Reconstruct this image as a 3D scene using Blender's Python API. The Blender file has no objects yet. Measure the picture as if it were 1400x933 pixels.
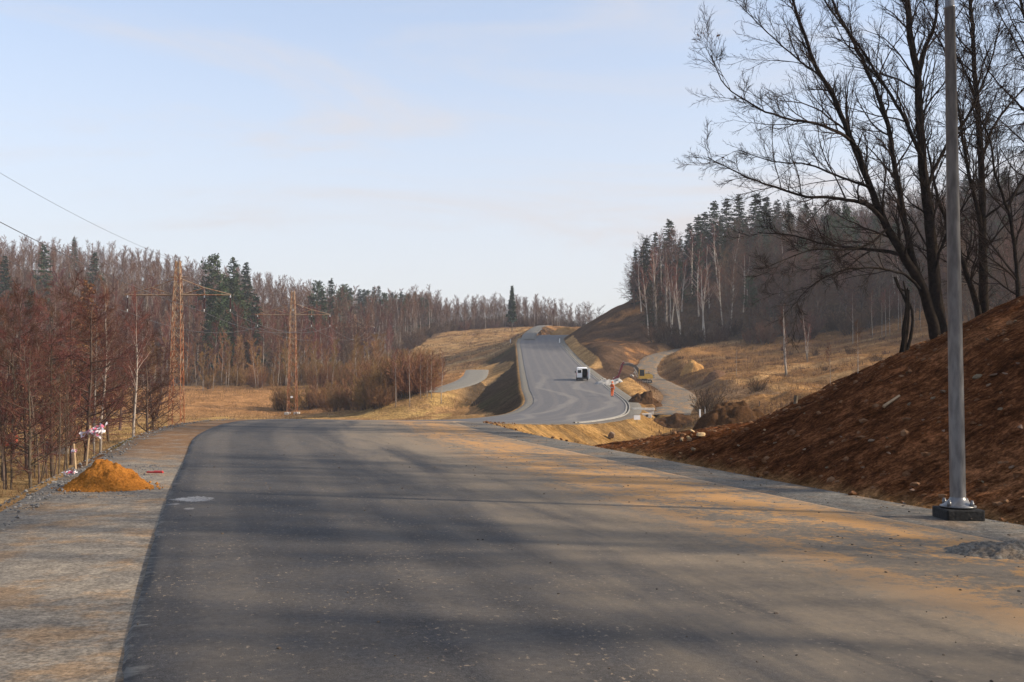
import bpy, bmesh, math, random
import numpy as np
from mathutils import Vector, Matrix

random.seed(7)
R = np.random.default_rng(11)
PI = math.pi
scene = bpy.context.scene
COL = scene.collection

# ------------------------------------------------------------------ camera numbers
F = 1400.0; CX, CY = 700.0, 466.5
CAM = np.array([0.0, 0.0, 1.65])
PITCH = math.atan((520 - CY) / F)
CP, SP = math.cos(PITCH), math.sin(PITCH)

def ray(px, py):
    x = (px - CX) / F; y = -(py - CY) / F
    d = np.array([x, CP - y * SP, SP + y * CP])
    return d
def at(px, py, Y):
    """a point of the place seen at photo pixel px,py and standing Y metres ahead"""
    d = ray(px, py)
    return CAM + d * (Y / d[1])

# ------------------------------------------------------------------ noise
def _hash(ix, iy, seed):
    h = (ix.astype(np.int64) * 374761393 + iy.astype(np.int64) * 668265263 + seed * 1442695041) & 0xFFFFFFFF
    h = ((h ^ (h >> 13)) * 1274126177) & 0xFFFFFFFF
    h = h ^ (h >> 16)
    return (h & 0xFFFFFF) / float(0xFFFFFF) * 2 - 1
def vnoise(x, y, seed=0):
    x = np.asarray(x, float); y = np.asarray(y, float)
    ix = np.floor(x); iy = np.floor(y); fx = x - ix; fy = y - iy
    fx = fx * fx * (3 - 2 * fx); fy = fy * fy * (3 - 2 * fy)
    a = _hash(ix, iy, seed); b = _hash(ix + 1, iy, seed); c = _hash(ix, iy + 1, seed); d = _hash(ix + 1, iy + 1, seed)
    return (a * (1 - fx) + b * fx) * (1 - fy) + (c * (1 - fx) + d * fx) * fy
def fbm(x, y, seed=0, octv=3):
    s = 0; a = 1; t = 0
    for k in range(octv):
        s = s + a * vnoise(x * 2 ** k, y * 2 ** k, seed + k * 17); t += a; a *= 0.5
    return s / t
def sstep(a, b, x):
    t = np.clip((np.asarray(x, float) - a) / (b - a), 0, 1)
    return t * t * (3 - 2 * t)

# ------------------------------------------------------------------ road line
RP = np.array([(9.6, -15, 0), (4.6, 0, 0), (2.7, 5.6, 0), (.2, 13.6, 0), (-2.3, 23, 0), (-4.6, 32, 0), (-6, 40, -.03), (-6.7, 50, -.3),
      (-5.6, 60, -.75), (-2.6, 72, -1.25), (1.6, 84, -1.6), (5, 94, -1.5), (6.8, 105, -1.0), (7, 129, .7), (7, 150, 2.1), (7, 187, 4.7),
      (7, 225, 8), (7, 258, 11.3), (8.5, 285, 13.6), (14, 310, 15.4), (26, 332, 16.6), (45, 350, 17.2), (80, 365, 18), (130, 378, 20)])
def hermite(xs, ys, x):
    xs = np.asarray(xs, float); ys = np.asarray(ys, float)
    d = np.diff(ys) / np.diff(xs)
    m = np.concatenate([[d[0]], (d[:-1] * np.diff(xs)[1:] + d[1:] * np.diff(xs)[:-1]) / (xs[2:] - xs[:-2]), [d[-1]]])
    i = np.clip(np.searchsorted(xs, x) - 1, 0, len(xs) - 2)
    h = xs[i + 1] - xs[i]; t = (x - xs[i]) / h
    return ((2 * t**3 - 3 * t**2 + 1) * ys[i] + (t**3 - 2 * t**2 + t) * h * m[i] + (-2 * t**3 + 3 * t**2) * ys[i + 1] + (t**3 - t**2) * h * m[i + 1])
class Line:
    def __init__(self, pts, step=0.5):
        pts = np.asarray(pts, float)
        Y = np.arange(pts[0, 1], pts[-1, 1] + 1e-6, step)
        self.Y = Y; self.X = hermite(pts[:, 1], pts[:, 0], Y); self.Z = hermite(pts[:, 1], pts[:, 2], Y)
        dx = np.gradient(self.X, Y); n = np.sqrt(1 + dx * dx)
        self.tx, self.ty = dx / n, 1 / n
        self.s = np.concatenate([[0], np.cumsum(np.hypot(np.diff(self.X), np.diff(Y)))])
    def near(self, x, y):
        x = np.ravel(x); y = np.ravel(y)
        lat = np.full(x.shape, 999.0); zr = np.zeros(x.shape); yc = np.zeros(x.shape)
        for k in range(0, len(x), 20000):
            sx = x[k:k + 20000]; sy = y[k:k + 20000]
            d2 = (sx[:, None] - self.X[None]) ** 2 + (sy[:, None] - self.Y[None]) ** 2
            i = np.argmin(d2, 1)
            dx = sx - self.X[i]; dy = sy - self.Y[i]
            l = dx * self.ty[i] - dy * self.tx[i]
            al = dx * self.tx[i] + dy * self.ty[i]
            dist = np.sqrt(d2[np.arange(len(i)), i])
            lat[k:k + 20000] = np.where(l < 0, -1, 1) * np.where(np.abs(al) < 0.6, np.abs(l), dist)
            zr[k:k + 20000] = self.Z[i]; yc[k:k + 20000] = self.Y[i]
        return lat, zr, yc
ROAD = Line(RP, 0.5)
def hwL(y): return 4.56 + .34 * sstep(12, 32, y)
def hwR(y): return 4.0 + 0.9 * sstep(45, 85, y)
def shL(y): return 6.6 - .7 * sstep(60, 85, y)
def shR(y): return 5.45 + 1.0 * sstep(40, 85, y)
def xfall(lat, y): return -0.012 * np.clip(lat, -6.6, 6.6) * (1 - sstep(95, 125, y))

# side track on the right, from beyond the digger to the hollow
TRACK = Line([(24.5, 196, 5.2), (24, 197, 5.2)][::-1] if False else [(15.5, 101, -1.75), (17.5, 110, -1.15), (20.0, 122, -.5), (22.0, 140, .35), (23.0, 160, 1.3), (23.2, 176, 2.6), (25.5, 192, 4.6), (29.5, 205, 6.8), (36, 214, 8.3)], 0.5)
PAD = Line([(-12.5, 148, -.1), (-9.5, 160, .6), (-7.6, 178, 1.5), (-7.0, 195, 2.5), (-7.2, 212, 3.8)], 0.5)
UPTRACK = Line([(4.4, 268, 12.3), (4.8, 285, 14.2), (6.6, 310, 16.9), (9.8, 340, 19.7), (12.5, 362, 21.0)], 0.5)

# ------------------------------------------------------------------ terrain base from points on the ground
G = []
def g(px, py, Y): p = at(px, py, Y); G.append(tuple(p))
# left valley
G += [(-20, 40, -3.6), (-14, 12, -3.4), (-18, 0, -3.5), (-30, 20, -3.7), (-60, 30, -3.9), (-22, 65, -3.9), (-40, 70, -3.9), (-15, 90, -4.0),
      (-60, 100, -4.2), (-34, 105, -4.2), (-100, 90, -4.2), (-140, 60, -4), (-25, 130, -4), (-60, 140, -3.9), (-12, 120, -3.6), (-5, 130, -2.9), (-90, 150, -3), (-20, -30, -3.5), (-100, -20, -4)]
g(400, 567, 165); g(450, 566, 152); g(600, 559, 150); g(300, 541, 180); g(300, 530, 215); g(200, 532, 215); g(100, 530, 220); g(450, 528, 215)
g(485, 521, 290); g(560, 500, 290); g(600, 470, 330); g(655, 468, 320); g(550, 457, 375); g(640, 452, 385); g(700, 458, 335); g(532, 475, 395); g(580, 520, 220)
g(690, 490, 250); g(660, 475, 290)
G += [(-100, 300, 14), (-150, 300, 17), (-230, 300, 20), (-163, 400, 41), (-230, 400, 43), (-117, 410, 34), (-75, 420, 24), (-60, 330, 11), (-31, 440, 22.5), (0, 400, 22.5),
      (0, 450, 26), (35, 430, 19), (40, 450, 18), (-100, 480, 30), (-200, 480, 46), (80, 470, 22), (0, 520, 22), (-300, 350, 34), (-300, 200, 10)]
g(752, 446, 352); g(770, 446, 348); g(800, 462, 345)
# right: the brown bank and what lies behind it
G += [(12.7, 25, 4.0), (12.4, 30, 3.2), (11, 34, 2.0), (10, 37, 1.22), (9, 40, .45), (8, 43, -.3), (6.5, 47, -1.3), (12.8, 18, 4.5), (12.5, 12, 4.4), (12.5, 5, 4.3), (13, -15, 4.5), (18, 25, 3.6), (18, 10, 4.4), (26, 25, 3.0), (30, 0, 4),
      (8, 25, 1.55), (5.5, 25, .65), (8, 30, 1.05), (6, 30, .35), (4, 30, .0), (7, 35, .15), (4, 35, -.2), (5, 40, -.5), (2, 40, -.2), (3, 46, -1.2),
      (14, 38, 1.5), (16, 33, 2.5), (13, 44, -.3), (20, 40, .8), (26, 45, -.6), (10, 50, -1.8), (5, 54, -2.2), (16, 52, -1.6)]
G += [(14, 64, -2.4), (9, 66, -2.6), (15, 78, -3.0), (20, 72, -2.2), (16, 90, -2.9), (17, 100, -2.4)]
g(1000, 560, 88); g(1100, 541, 100); g(1200, 511, 120); g(1073, 511, 130); g(1000, 512, 140); g(960, 530, 125); g(905, 545, 122); g(900, 521, 165); g(940, 505, 165)
g(880, 472, 228); g(950, 471, 210); g(1050, 470, 200); g(1150, 465, 190); g(1250, 432, 198); g(1350, 420, 190); g(1250, 478, 150); g(1400, 440, 150); g(900, 490, 195)
G += [(31.6, 262, 22.6), (40, 270, 24.5), (52, 270, 30), (68, 280, 32), (93, 290, 39), (128, 300, 46), (150, 300, 50), (200, 280, 52), (24, 285, 20), (60, 320, 33), (100, 340, 40), (45, 300, 26), (150, 200, 30), (90, 110, 9), (60, 60, 3), (150, 100, 20),
      (29, 240, 13), (36, 240, 17), (60, 235, 20), (90, 240, 25), (28, 300, 20), (45, 330, 21), (100, 400, 30)]
G += [(19.5, 200, 8.2), (18.6, 190, 7.0), (17.6, 180, 5.2), (20, 212, 9.4), (21.5, 225, 10.4), (15.2, 122, 1.0), (15.7, 135, 1.9), (14.8, 113, -.2), (17.5, 95, -1.5), (13.6, 94, -3.0), (19, 104, -1.4), (21, 88, -1.6),
      (-31, 438, 26), (0, 420, 25), (20, 430, 22)]
G = np.array(G)
def _rbf_fit():
    P = G[:, :2] / 50.0; c = 0.12; n = len(P)
    r = np.sqrt(((P[:, None] - P[None]) ** 2).sum(-1) + c * c)
    A = np.zeros((n + 3, n + 3)); A[:n, :n] = r - np.eye(n) * 0.03
    A[:n, n] = 1; A[:n, n + 1:] = P; A[n, :n] = 1; A[n + 1:, :n] = P.T
    b = np.concatenate([G[:, 2], [0, 0, 0]])
    return P, c, np.linalg.solve(A, b)
_P, _c, _w = _rbf_fit()
def base(x, y):
    q = np.stack([np.clip(np.ravel(x), -320, 320), np.clip(np.ravel(y), -40, 520)], 1) / 50.0
    out = np.zeros(len(q)); n = len(_P)
    for k in range(0, len(q), 20000):
        s = q[k:k + 20000]
        r = np.sqrt(((s[:, None] - _P[None]) ** 2).sum(-1) + _c * _c)
        out[k:k + 20000] = r @ _w[:n] + _w[n] + s @ _w[n + 1:]
    return out
def smin(a, b, k): 
    h = np.clip(0.5 + 0.5 * (b - a) / k, 0, 1); return b * (1 - h) + a * h - k * h * (1 - h)
def smax(a, b, k): return -smin(-a, -b, k)

def terrain(x, y, sink=True, info=False):
    x = np.ravel(np.asarray(x, float)); y = np.ravel(np.asarray(y, float))
    B = base(x, y)
    lat, zr, yc = ROAD.near(x, y)
    zr = zr + xfall(lat, yc)
    d = np.where(lat < 0, -lat - shL(yc), lat - shR(yc))
    up = np.where(lat > 0, 0.555 + 0.05 * sstep(150, 220, yc), 0.5)
    nz = 0.5 * fbm(x / 7, y / 7, 3) + 0.16 * fbm(x / 1.7, y / 1.7, 5)
    near = 1 - sstep(55, 70, y)
    bankzone = near * (x > 0)
    hum = 1 + 1.6 * ((x > 11) & (x < 60) & (y > 66) & (y < 160)) * sstep(66, 80, y) * (1 - sstep(140, 160, y))
    B = B + nz * np.where(bankzone > 0.5, 0.45, hum) * sstep(0.2, 4, d)
    face = 1.57 - .1546 * y + .485 * x          # the long planar face of the bank, falling away to its nose
    face = smax(face, 1.60 - .076 * y + .148 * x, .1)
    B = np.where((x > 0) & (lat > 0) & (y < 66) & (y > 10), np.where(y < 50, smin(B, np.maximum(face, -2.6), .12), B), B)
    dd = np.maximum(d, 0)
    lo = zr - dd * 0.62; hi = zr + dd * up
    k = 0.15 + 0.5 * sstep(0, 3, d)
    z = smin(smax(B, lo, k), hi, k)
    z = np.where(d <= 0, zr, z)
    # gullies and clods running down the bank
    ro = bankzone * sstep(0.0, 0.8, d)
    z = z + ro * (0.07 * fbm((y + 0.25 * x) / 0.4, x / 1.8, 8, 3) + 0.06 * fbm(x / .3, y / .3, 9, 3) + .10 * fbm(x / 1.1, y / 1.1, 14, 2))
    far = (1 - near) * sstep(0.3, 2, d)
    z = z + far * (0.10 + .22 * ((lat > 0) & (y > 100) & (d < 30))) * fbm((y) / 1.4, x / 4, 12, 3)
    # tracks cut into it
    for L, w, sl in ((TRACK, 2.6, .5), (PAD, 2.5, .4), (UPTRACK, 1.6, .5)):
        m = (y > L.Y[0] - 12) & (y < L.Y[-1] + 12) & (x > L.X.min() - 14) & (x < L.X.max() + 14)
        if not m.any(): continue
        l2, z2, y2 = L.near(x[m], y[m]); d2 = np.maximum(np.abs(l2) - w, 0)
        zz = np.clip(z[m], z2 - d2 * sl, z2 + d2 * sl)
        if sink: zz = np.where(np.abs(l2) < w - .1, zz - 0.06, zz)
        keep = d[m] < 1.5
        z[m] = np.where(keep, z[m], zz)
    if sink:
        z = np.where((d <= 0.0), z - 0.07, z)
        z = np.where((lat > -hwL(yc) + .5) & (lat < hwR(yc) - .5), z - 0.3, z)
    if info: return z, lat, yc, d, B
    return z
def gz(x, y): return float(terrain([x], [y], sink=False)[0])
def hit(px, py, y0=4.0, y1=560.0):
    d = ray(px, py); t = np.geomspace(y0, y1, 1500) / d[1]
    P = CAM[None] + t[:, None] * d[None]
    z = terrain(P[:, 0], P[:, 1], sink=False)
    i = np.argmax(P[:, 2] < z)
    if i == 0 and not P[0, 2] < z[0]: return P[-1]
    a, b = P[max(i - 1, 0)], P[i]
    za, zb = a[2] - z[max(i - 1, 0)], b[2] - z[i]
    f = za / (za - zb) if za != zb else 0
    p = a + (b - a) * np.clip(f, 0, 1)
    p[2] = gz(p[0], p[1])
    return p

# ------------------------------------------------------------------ object helpers
def tag(o, label=None, cat=None, group=None, kind=None):
    if label: o['label'] = label
    if cat: o['category'] = cat
    if group: o['group'] = group
    if kind: o['kind'] = kind
    return o
def empty(name, loc, rz=0):
    o = bpy.data.objects.new(name, None); COL.objects.link(o)
    o.location = [float(v) for v in loc]; o.rotation_euler = (0, 0, rz); o.empty_display_size = .3
    return o
class MB:
    """collects geometry, builds one mesh object"""
    def __init__(s): s.v = []; s.t = []; s.q = []; s.n = 0; s.tm = []; s.qm = []
    def add(s, v, tris=None, quads=None, m=0):
        v = np.asarray(v, float).reshape(-1, 3)
        if tris is not None and len(tris):
            t = np.asarray(tris, np.int64).reshape(-1, 3) + s.n; s.t.append(t); s.tm.append(np.full(len(t), m))
        if quads is not None and len(quads):
            q = np.asarray(quads, np.int64).reshape(-1, 4) + s.n; s.q.append(q); s.qm.append(np.full(len(q), m))
        s.v.append(v); s.n += len(v); return s
    def box(s, c, size, m=0, rot=None):
        x, y, z = [v / 2 for v in size]
        v = np.array([(-x, -y, -z), (x, -y, -z), (x, y, -z), (-x, y, -z), (-x, -y, z), (x, -y, z), (x, y, z), (-x, y, z)])
        if rot is not None: v = v @ np.array(rot).T
        return s.add(v + np.array(c), quads=[(0, 3, 2, 1), (4, 5, 6, 7), (0, 1, 5, 4), (1, 2, 6, 5), (2, 3, 7, 6), (3, 0, 4, 7)], m=m)
    def bbox(s, c, size, bev=.03, m=0, rot=None):
        bm = bmesh.new(); bmesh.ops.create_cube(bm, size=1)
        for v in bm.verts: v.co = Vector((v.co.x * size[0], v.co.y * size[1], v.co.z * size[2]))
        bmesh.ops.bevel(bm, geom=bm.edges[:], offset=bev, segments=2, affect='EDGES', profile=.6)
        s.bm(bm, c, m, rot); return s
    def bm(s, bm, c=(0, 0, 0), m=0, rot=None):
        bmesh.ops.triangulate(bm, faces=bm.faces[:]); bm.verts.index_update()
        v = np.array([w.co[:] for w in bm.verts])
        if rot is not None: v = v @ np.array(rot).T
        s.add(v + np.array(c), tris=[[w.index for w in f.verts] for f in bm.faces], m=m); bm.free()
    def bar(s, p, q, r, k=4, m=0, r2=None):
        p = np.asarray(p, float); q = np.asarray(q, float)
        tubes(s, np.stack([p, q])[None], np.array([[r, r if r2 is None else r2]]), k, m, cap=True); return s
    def lathe(s, prof, k=24, m=0, c=(0, 0, 0), rot=None):
        prof = np.array(prof, float); a = np.arange(k) / k * 2 * PI
        v = np.stack([prof[:, None, 0] * np.cos(a), prof[:, None, 0] * np.sin(a), np.repeat(prof[:, 1:2], k, 1)], -1).reshape(-1, 3)
        if rot is not None: v = v @ np.array(rot).T
        q = []
        for i in range(len(prof) - 1):
            for j in range(k): q.append((i * k + j, i * k + (j + 1) % k, (i + 1) * k + (j + 1) % k, (i + 1) * k + j))
        return s.add(v + np.array(c), quads=q, m=m)
    def prism(s, poly, y0, y1, m=0, rot=None, c=(0, 0, 0)):
        """poly of (x,z), extruded along y"""
        bm = bmesh.new()
        a = [bm.verts.new((x, y0, z)) for x, z in poly]; b = [bm.verts.new((x, y1, z)) for x, z in poly]
        bm.faces.new(a); bm.faces.new(b[::-1])
        for i in range(len(a)): j = (i + 1) % len(a); bm.faces.new((a[j], a[i], b[i], b[j]))
        bmesh.ops.recalc_face_normals(bm, faces=bm.faces[:]); s.bm(bm, c, m, rot); return s
    def mesh(s, name, mats, smooth=False):
        me = bpy.data.meshes.new(name)
        V = np.concatenate(s.v) if s.v else np.zeros((0, 3))
        T = np.concatenate(s.t) if s.t else np.zeros((0, 3), np.int64); Q = np.concatenate(s.q) if s.q else np.zeros((0, 4), np.int64)
        me.vertices.add(len(V)); me.vertices.foreach_set('co', V.astype(np.float32).ravel())
        me.loops.add(len(T) * 3 + len(Q) * 4); me.polygons.add(len(T) + len(Q))
        me.loops.foreach_set('vertex_index', np.concatenate([T.ravel(), Q.ravel()]).astype(np.int32))
        st = np.concatenate([np.arange(len(T)) * 3, len(T) * 3 + np.arange(len(Q)) * 4]).astype(np.int32)
        me.polygons.foreach_set('loop_start', st)
        mi = np.concatenate((s.tm if s.tm else []) + (s.qm if s.qm else [])).astype(np.int32) if (s.tm or s.qm) else np.zeros(0, np.int32)
        for m in (mats if isinstance(mats, (list, tuple)) else [mats]): me.materials.append(m)
        me.polygons.foreach_set('material_index', mi)
        me.polygons.foreach_set('use_smooth', np.full(len(mi), bool(smooth)))
        me.update(calc_edges=True)
        return me
    def build(s, name, mats, parent=None, smooth=False):
        o = bpy.data.objects.new(name, s.mesh(name, mats, smooth)); COL.objects.link(o)
        if parent is not None: o.parent = parent
        return o
def tubes(mb, pts, rad, k=5, m=0, cap=False, tip=True):
    """pts (B,n,3) rad (B,n): a batch of tapered tubes"""
    B, n, _ = pts.shape
    T = np.gradient(pts, axis=1); T /= np.linalg.norm(T, axis=2, keepdims=True) + 1e-9
    mean = T.mean(1); ref = np.where(np.abs(mean[:, 2:3]) > .8, np.array([[1.0, 0, 0]]), np.array([[0, 0, 1.0]]))
    U = np.cross(T, ref[:, None, :]); U /= np.linalg.norm(U, axis=2, keepdims=True) + 1e-9
    W = np.cross(T, U)
    a = np.arange(k) / k * 2 * PI
    V = pts[:, :, None, :] + rad[:, :, None, None] * (np.cos(a)[None, None, :, None] * U[:, :, None, :] + np.sin(a)[None, None, :, None] * W[:, :, None, :])
    V = V.reshape(-1, 3)
    b = np.arange(B)[:, None, None] * n * k; i = np.arange(n - 1)[None, :, None] * k; j = np.arange(k)[None, None, :]; j2 = (j + 1) % k
    Q = np.stack([b + i + j2, b + i + j, b + i + k + j, b + i + k + j2], -1).reshape(-1, 4)
    mb.add(V, quads=Q, m=m)
    if cap:
        bb = np.arange(B) * n * k; c1 = []
        if k == 4:
            for x in bb: c1 += [(x, x + 1, x + 2, x + 3), tuple(x + (n - 1) * k + np.array([3, 2, 1, 0]))]
            s = mb.n - len(V); q = np.array(c1) + s; mb.q.append(q); mb.qm.append(np.full(len(q), m))
        else:
            for x in bb:
                for jj in range(1, k - 1): c1 += [(x, x + jj, x + jj + 1), (x + (n - 1) * k, x + (n - 1) * k + jj + 1, x + (n - 1) * k + jj)]
            s = mb.n - len(V); q = np.array(c1) + s; mb.t.append(q); mb.tm.append(np.full(len(q), m))
def cones(mb, p, d, L, r, m=0):
    """slim three-sided twigs: p (B,3) base, d (B,3) unit direction"""
    B = len(p); ref = np.where(np.abs(d[:, 2:3]) > .8, np.array([[1.0, 0, 0]]), np.array([[0, 0, 1.0]]))
    U = np.cross(d, ref); U /= np.linalg.norm(U, axis=1, keepdims=True) + 1e-9; W = np.cross(d, U)
    a = np.array([0, 2 * PI / 3, 4 * PI / 3])
    ring = p[:, None] + r[:, None, None] * (np.cos(a)[None, :, None] * U[:, None] + np.sin(a)[None, :, None] * W[:, None])
    tip = p + d * L[:, None]
    V = np.concatenate([ring, tip[:, None]], 1).reshape(-1, 3); b = np.arange(B)[:, None] * 4
    T = np.stack([b + np.array([[1, 0, 3]]), b + np.array([[2, 1, 3]]), b + np.array([[0, 2, 3]])], 1).reshape(-1, 3)
    mb.add(V, tris=T, m=m)
def dup(o, loc, rz=0, sc=1, label=None, group=None):
    c = o.copy(); COL.objects.link(c); c.location = [float(v) for v in loc]; c.rotation_euler = (0, 0, rz)
    c.scale = (sc, sc, sc) if np.isscalar(sc) else sc
    if label: c['label'] = label
    if group: c['group'] = group
    for ch in list(o.children):
        k = ch.copy(); COL.objects.link(k); k.parent = c
        for g2 in list(ch.children):
            k2 = g2.copy(); COL.objects.link(k2); k2.parent = k
    return c

# ------------------------------------------------------------------ materials
class NT:
    def __init__(s, name):
        s.m = bpy.data.materials.new(name); s.m.use_nodes = True; s.nt = s.m.node_tree; s.N = s.nt.nodes; s.L = s.nt.links
        s.b = s.N['Principled BSDF']
    def n(s, t, **kw):
        x = s.N.new(t)
        for k, v in kw.items(): setattr(x, k, v)
        return x
    def link(s, a, b): s.L.new(a, b)
    def val(s, sock, v):
        if hasattr(v, 'bl_rna') or isinstance(v, bpy.types.NodeSocket): s.link(v, sock)
        else: sock.default_value = v
    def math(s, op, a, b=0.0, clamp=False):
        x = s.n('ShaderNodeMath', operation=op); x.use_clamp = clamp; s.val(x.inputs[0], a); s.val(x.inputs[1], b); return x.outputs[0]
    def noise(s, vec, scale, detail=3, rough=.55, dist=0):
        x = s.n('ShaderNodeTexNoise'); x.inputs['Scale'].default_value = scale; x.inputs['Detail'].default_value = detail; x.inputs['Roughness'].default_value = rough; x.inputs['Distortion'].default_value = dist
        if vec is not None: s.link(vec, x.inputs['Vector'])
        return x.outputs['Fac']
    def ramp(s, f, a, b, lo=0.0, hi=1.0):
        x = s.n('ShaderNodeMapRange'); x.interpolation_type = 'SMOOTHSTEP'; s.val(x.inputs[0], f)
        for i, v in enumerate((a, b, lo, hi)): x.inputs[i + 1].default_value = v
        return x.outputs[0]
    def mix(s, f, a, b, mode='MIX'):
        x = s.n('ShaderNodeMix', data_type='RGBA', blend_type=mode); s.val(x.inputs[0], f)
        for sock, v in ((x.inputs[6], a), (x.inputs[7], b)):
            if isinstance(v, (tuple, list)): sock.default_value = (*v[:3], 1)
            else: s.link(v, sock)
        return x.outputs[2]
    def scale(s, vec, k):
        x = s.n('ShaderNodeVectorMath', operation='MULTIPLY'); s.link(vec, x.inputs[0]); x.inputs[1].default_value = k; return x.outputs[0]
    def pos(s): return s.n('ShaderNodeNewGeometry').outputs['Position']
    def obj(s): return s.n('ShaderNodeTexCoord').outputs['Object']
    def rand(s): return s.n('ShaderNodeObjectInfo').outputs['Random']
    def bump(s, h, strength=.5, dist=.05):
        x = s.n('ShaderNodeBump'); x.inputs['Strength'].default_value = strength; x.inputs['Distance'].default_value = dist; s.link(h, x.inputs['Height'])
        s.link(x.outputs[0], s.b.inputs['Normal'])
    def out(s, col, rough=.9, spec=.3, metal=0.0):
        s.val(s.b.inputs['Base Color'], (*col, 1) if isinstance(col, tuple) else col)
        s.val(s.b.inputs['Roughness'], rough); s.b.inputs['Specular IOR Level'].default_value = spec; s.b.inputs['Metallic'].default_value = metal
        return s.m
def plain(name, a, b=None, scale=6, rough=.8, spec=.3, metal=0, bump=0, bscale=30, rnd=0.0, world=False, lo=.35, hi=.65, bdist=.03):
    t = NT(name); vec = t.pos() if world else t.obj()
    c = t.mix(t.ramp(t.noise(vec, scale, 4, .6), lo, hi), a, b if b else tuple(x * .75 for x in a))
    if rnd:
        hs = t.n('ShaderNodeHueSaturation'); t.link(c, hs.inputs['Color'])
        t.link(t.ramp(t.rand(), 0, 1, 1 - rnd, 1 + rnd), hs.inputs['Value'])
        r2 = t.math('FRACT', t.math('MULTIPLY', t.rand(), 7.31)); x = t.n('ShaderNodeMapRange'); t.link(r2, x.inputs[0]); x.inputs[3].default_value = .5 - .02; x.inputs[4].default_value = .5 + .02
        t.link(x.outputs[0], hs.inputs['Hue']); c = hs.outputs[0]
    if bump: t.bump(t.noise(vec, bscale, 4, .6), bump, bdist)
    return t.out(c, rough, spec, metal)
M = {}
M['oak'] = plain('oak_bark', (.015, .012, .010), (.028, .022, .018), 9, .95, 0, bump=.6, bscale=25)
M['oaktwig'] = plain('oak_twigs', (.024, .018, .015), (.036, .027, .022), 3, .95, 0)
M['alderbark'] = plain('alder_bark', (.06, .042, .032), (.11, .082, .062), 3, .95, 0, rnd=.2)
M['aldertwig'] = plain('alder_twigs', (.068, .030, .022), (.105, .047, .033), .8, .95, 0, rnd=.25)
M['brownbark'] = plain('brown_bark', (.065, .048, .037), (.11, .083, .064), 3, .95, 0, rnd=.45)
M['browntwig'] = plain('brown_twigs', (.068, .037, .024), (.105, .06, .038), .8, .95, 0, rnd=.5)
M['willow'] = plain('willow_twigs', (.16, .085, .038), (.22, .12, .052), .8, .95, 0, rnd=.2)
M['birchtwig'] = plain('birch_twigs', (.115, .046, .031), (.15, .068, .046), .5, .95, 0, rnd=.25)
def birch_bark():
    t = NT('birch_bark'); v = t.obj()
    n = t.noise(t.scale(v, (3, 3, 1.3)), 2.2, 3, .6)
    c = t.mix(t.ramp(n, .56, .62), (.29, .245, .205), (.06, .048, .042))
    z = t.n('ShaderNodeSeparateXYZ'); t.link(v, z.inputs[0])
    c = t.mix(t.ramp(z.outputs[2], .2, 1.8, .75, 0), c, (.10, .08, .06))
    return t.out(c, .8, .2)
M['birchbark'] = birch_bark(); M['palebark'] = plain('pale_birch_bark', (.50, .45, .38), (.36, .32, .27), 1.5, .9, 0)
M['spruce'] = plain('spruce_needles', (.019, .032, .015), (.036, .052, .025), 1.2, .9, .15, rnd=.25)
M['pine'] = plain('pine_needles', (.03, .048, .018), (.055, .075, .03), 1.2, .9, .15, rnd=.2)
M['larch'] = plain('larch_twigs', (.26, .13, .05), (.20, .10, .045), 1, .9, .1)
M['sprucebark'] = plain('spruce_bark', (.12, .09, .07), None, 3, .95, 0)
M['straw'] = plain('dry_grass_blades', (.27, .16, .07), (.19, .105, .045), .6, .9, .15, world=True)
M['stone'] = plain('stone', (.22, .155, .10), (.14, .095, .06), 5, .9, .25, bump=.5, bscale=12, rnd=.3)
M['darkstone'] = plain('crushed_stone', (.10, .098, .095), (.19, .18, .17), 2.5, .9, .25, world=True)
M['ochrestone'] = plain('sandstone', (.46, .33, .17), (.33, .22, .12), 5, .9, .2, bump=.5, bscale=12)
M['grit'] = plain('road_grit', (.16, .12, .085), (.04, .033, .028), 3, .9, .2, world=True)
M['clod'] = plain('soil_clods', (.10, .045, .022), (.2, .115, .065), 3, .95, 0, world=True)
M['white'] = plain('white_paint', (.78, .78, .77), (.7, .7, .69), 3, .4, .5)
M['dark'] = plain('dark_rubber', (.02, .02, .02), (.035, .035, .033), 6, .8, .3)
M['inside'] = plain('dark_interior', (.07, .062, .062), None, 6, .9, .2)
M['glass'] = plain('tinted_glass', (.02, .025, .03), None, 2, .08, .6)
M['redlamp'] = plain('red_lens', (.4, .02, .015), None, 3, .25, .5)
M['yellow'] = plain('yellow_paint', (.44, .27, .04), (.34, .20, .035), 3, .5, .4)
M['black'] = plain('black_paint', (.03, .03, .032), (.06, .055, .05), 3, .5, .4)
M['maroon'] = plain('dark_red_paint', (.13, .015, .02), (.1, .014, .018), 3, .5, .4)
M['steel'] = plain('worn_steel', (.3, .28, .26), (.16, .13, .11), 5, .55, .5, metal=.6)
M['hivis'] = plain('orange_workwear', (.62, .13, .03), (.5, .10, .025), 8, .8, .2)
M['skin'] = plain('skin', (.5, .3, .22), None, 8, .6, .3)
M['concrete'] = plain('concrete', (.50, .48, .44), (.38, .36, .33), 4, .9, .2, bump=.3, bscale=20)
M['wood'] = plain('raw_wood', (.38, .27, .16), (.28, .19, .11), 8, .85, .2)
M['tapewhite'] = plain('tape_white', (.8, .74, .77), None, 3, .5, .4)
M['tapered'] = plain('tape_red', (.55, .12, .2), None, 3, .5, .4)
M['redplastic'] = plain('red_plastic', (.45, .04, .035), None, 5, .5, .4)
M['rusty'] = plain('rust_red_paint', (.32, .055, .03), (.2, .04, .025), 4, .8, .2)
M['wire'] = plain('wire_metal', (.06, .055, .06), None, 4, .6, .4)
M['insul'] = plain('brown_porcelain', (.05, .02, .018), None, 4, .25, .5)
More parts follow.
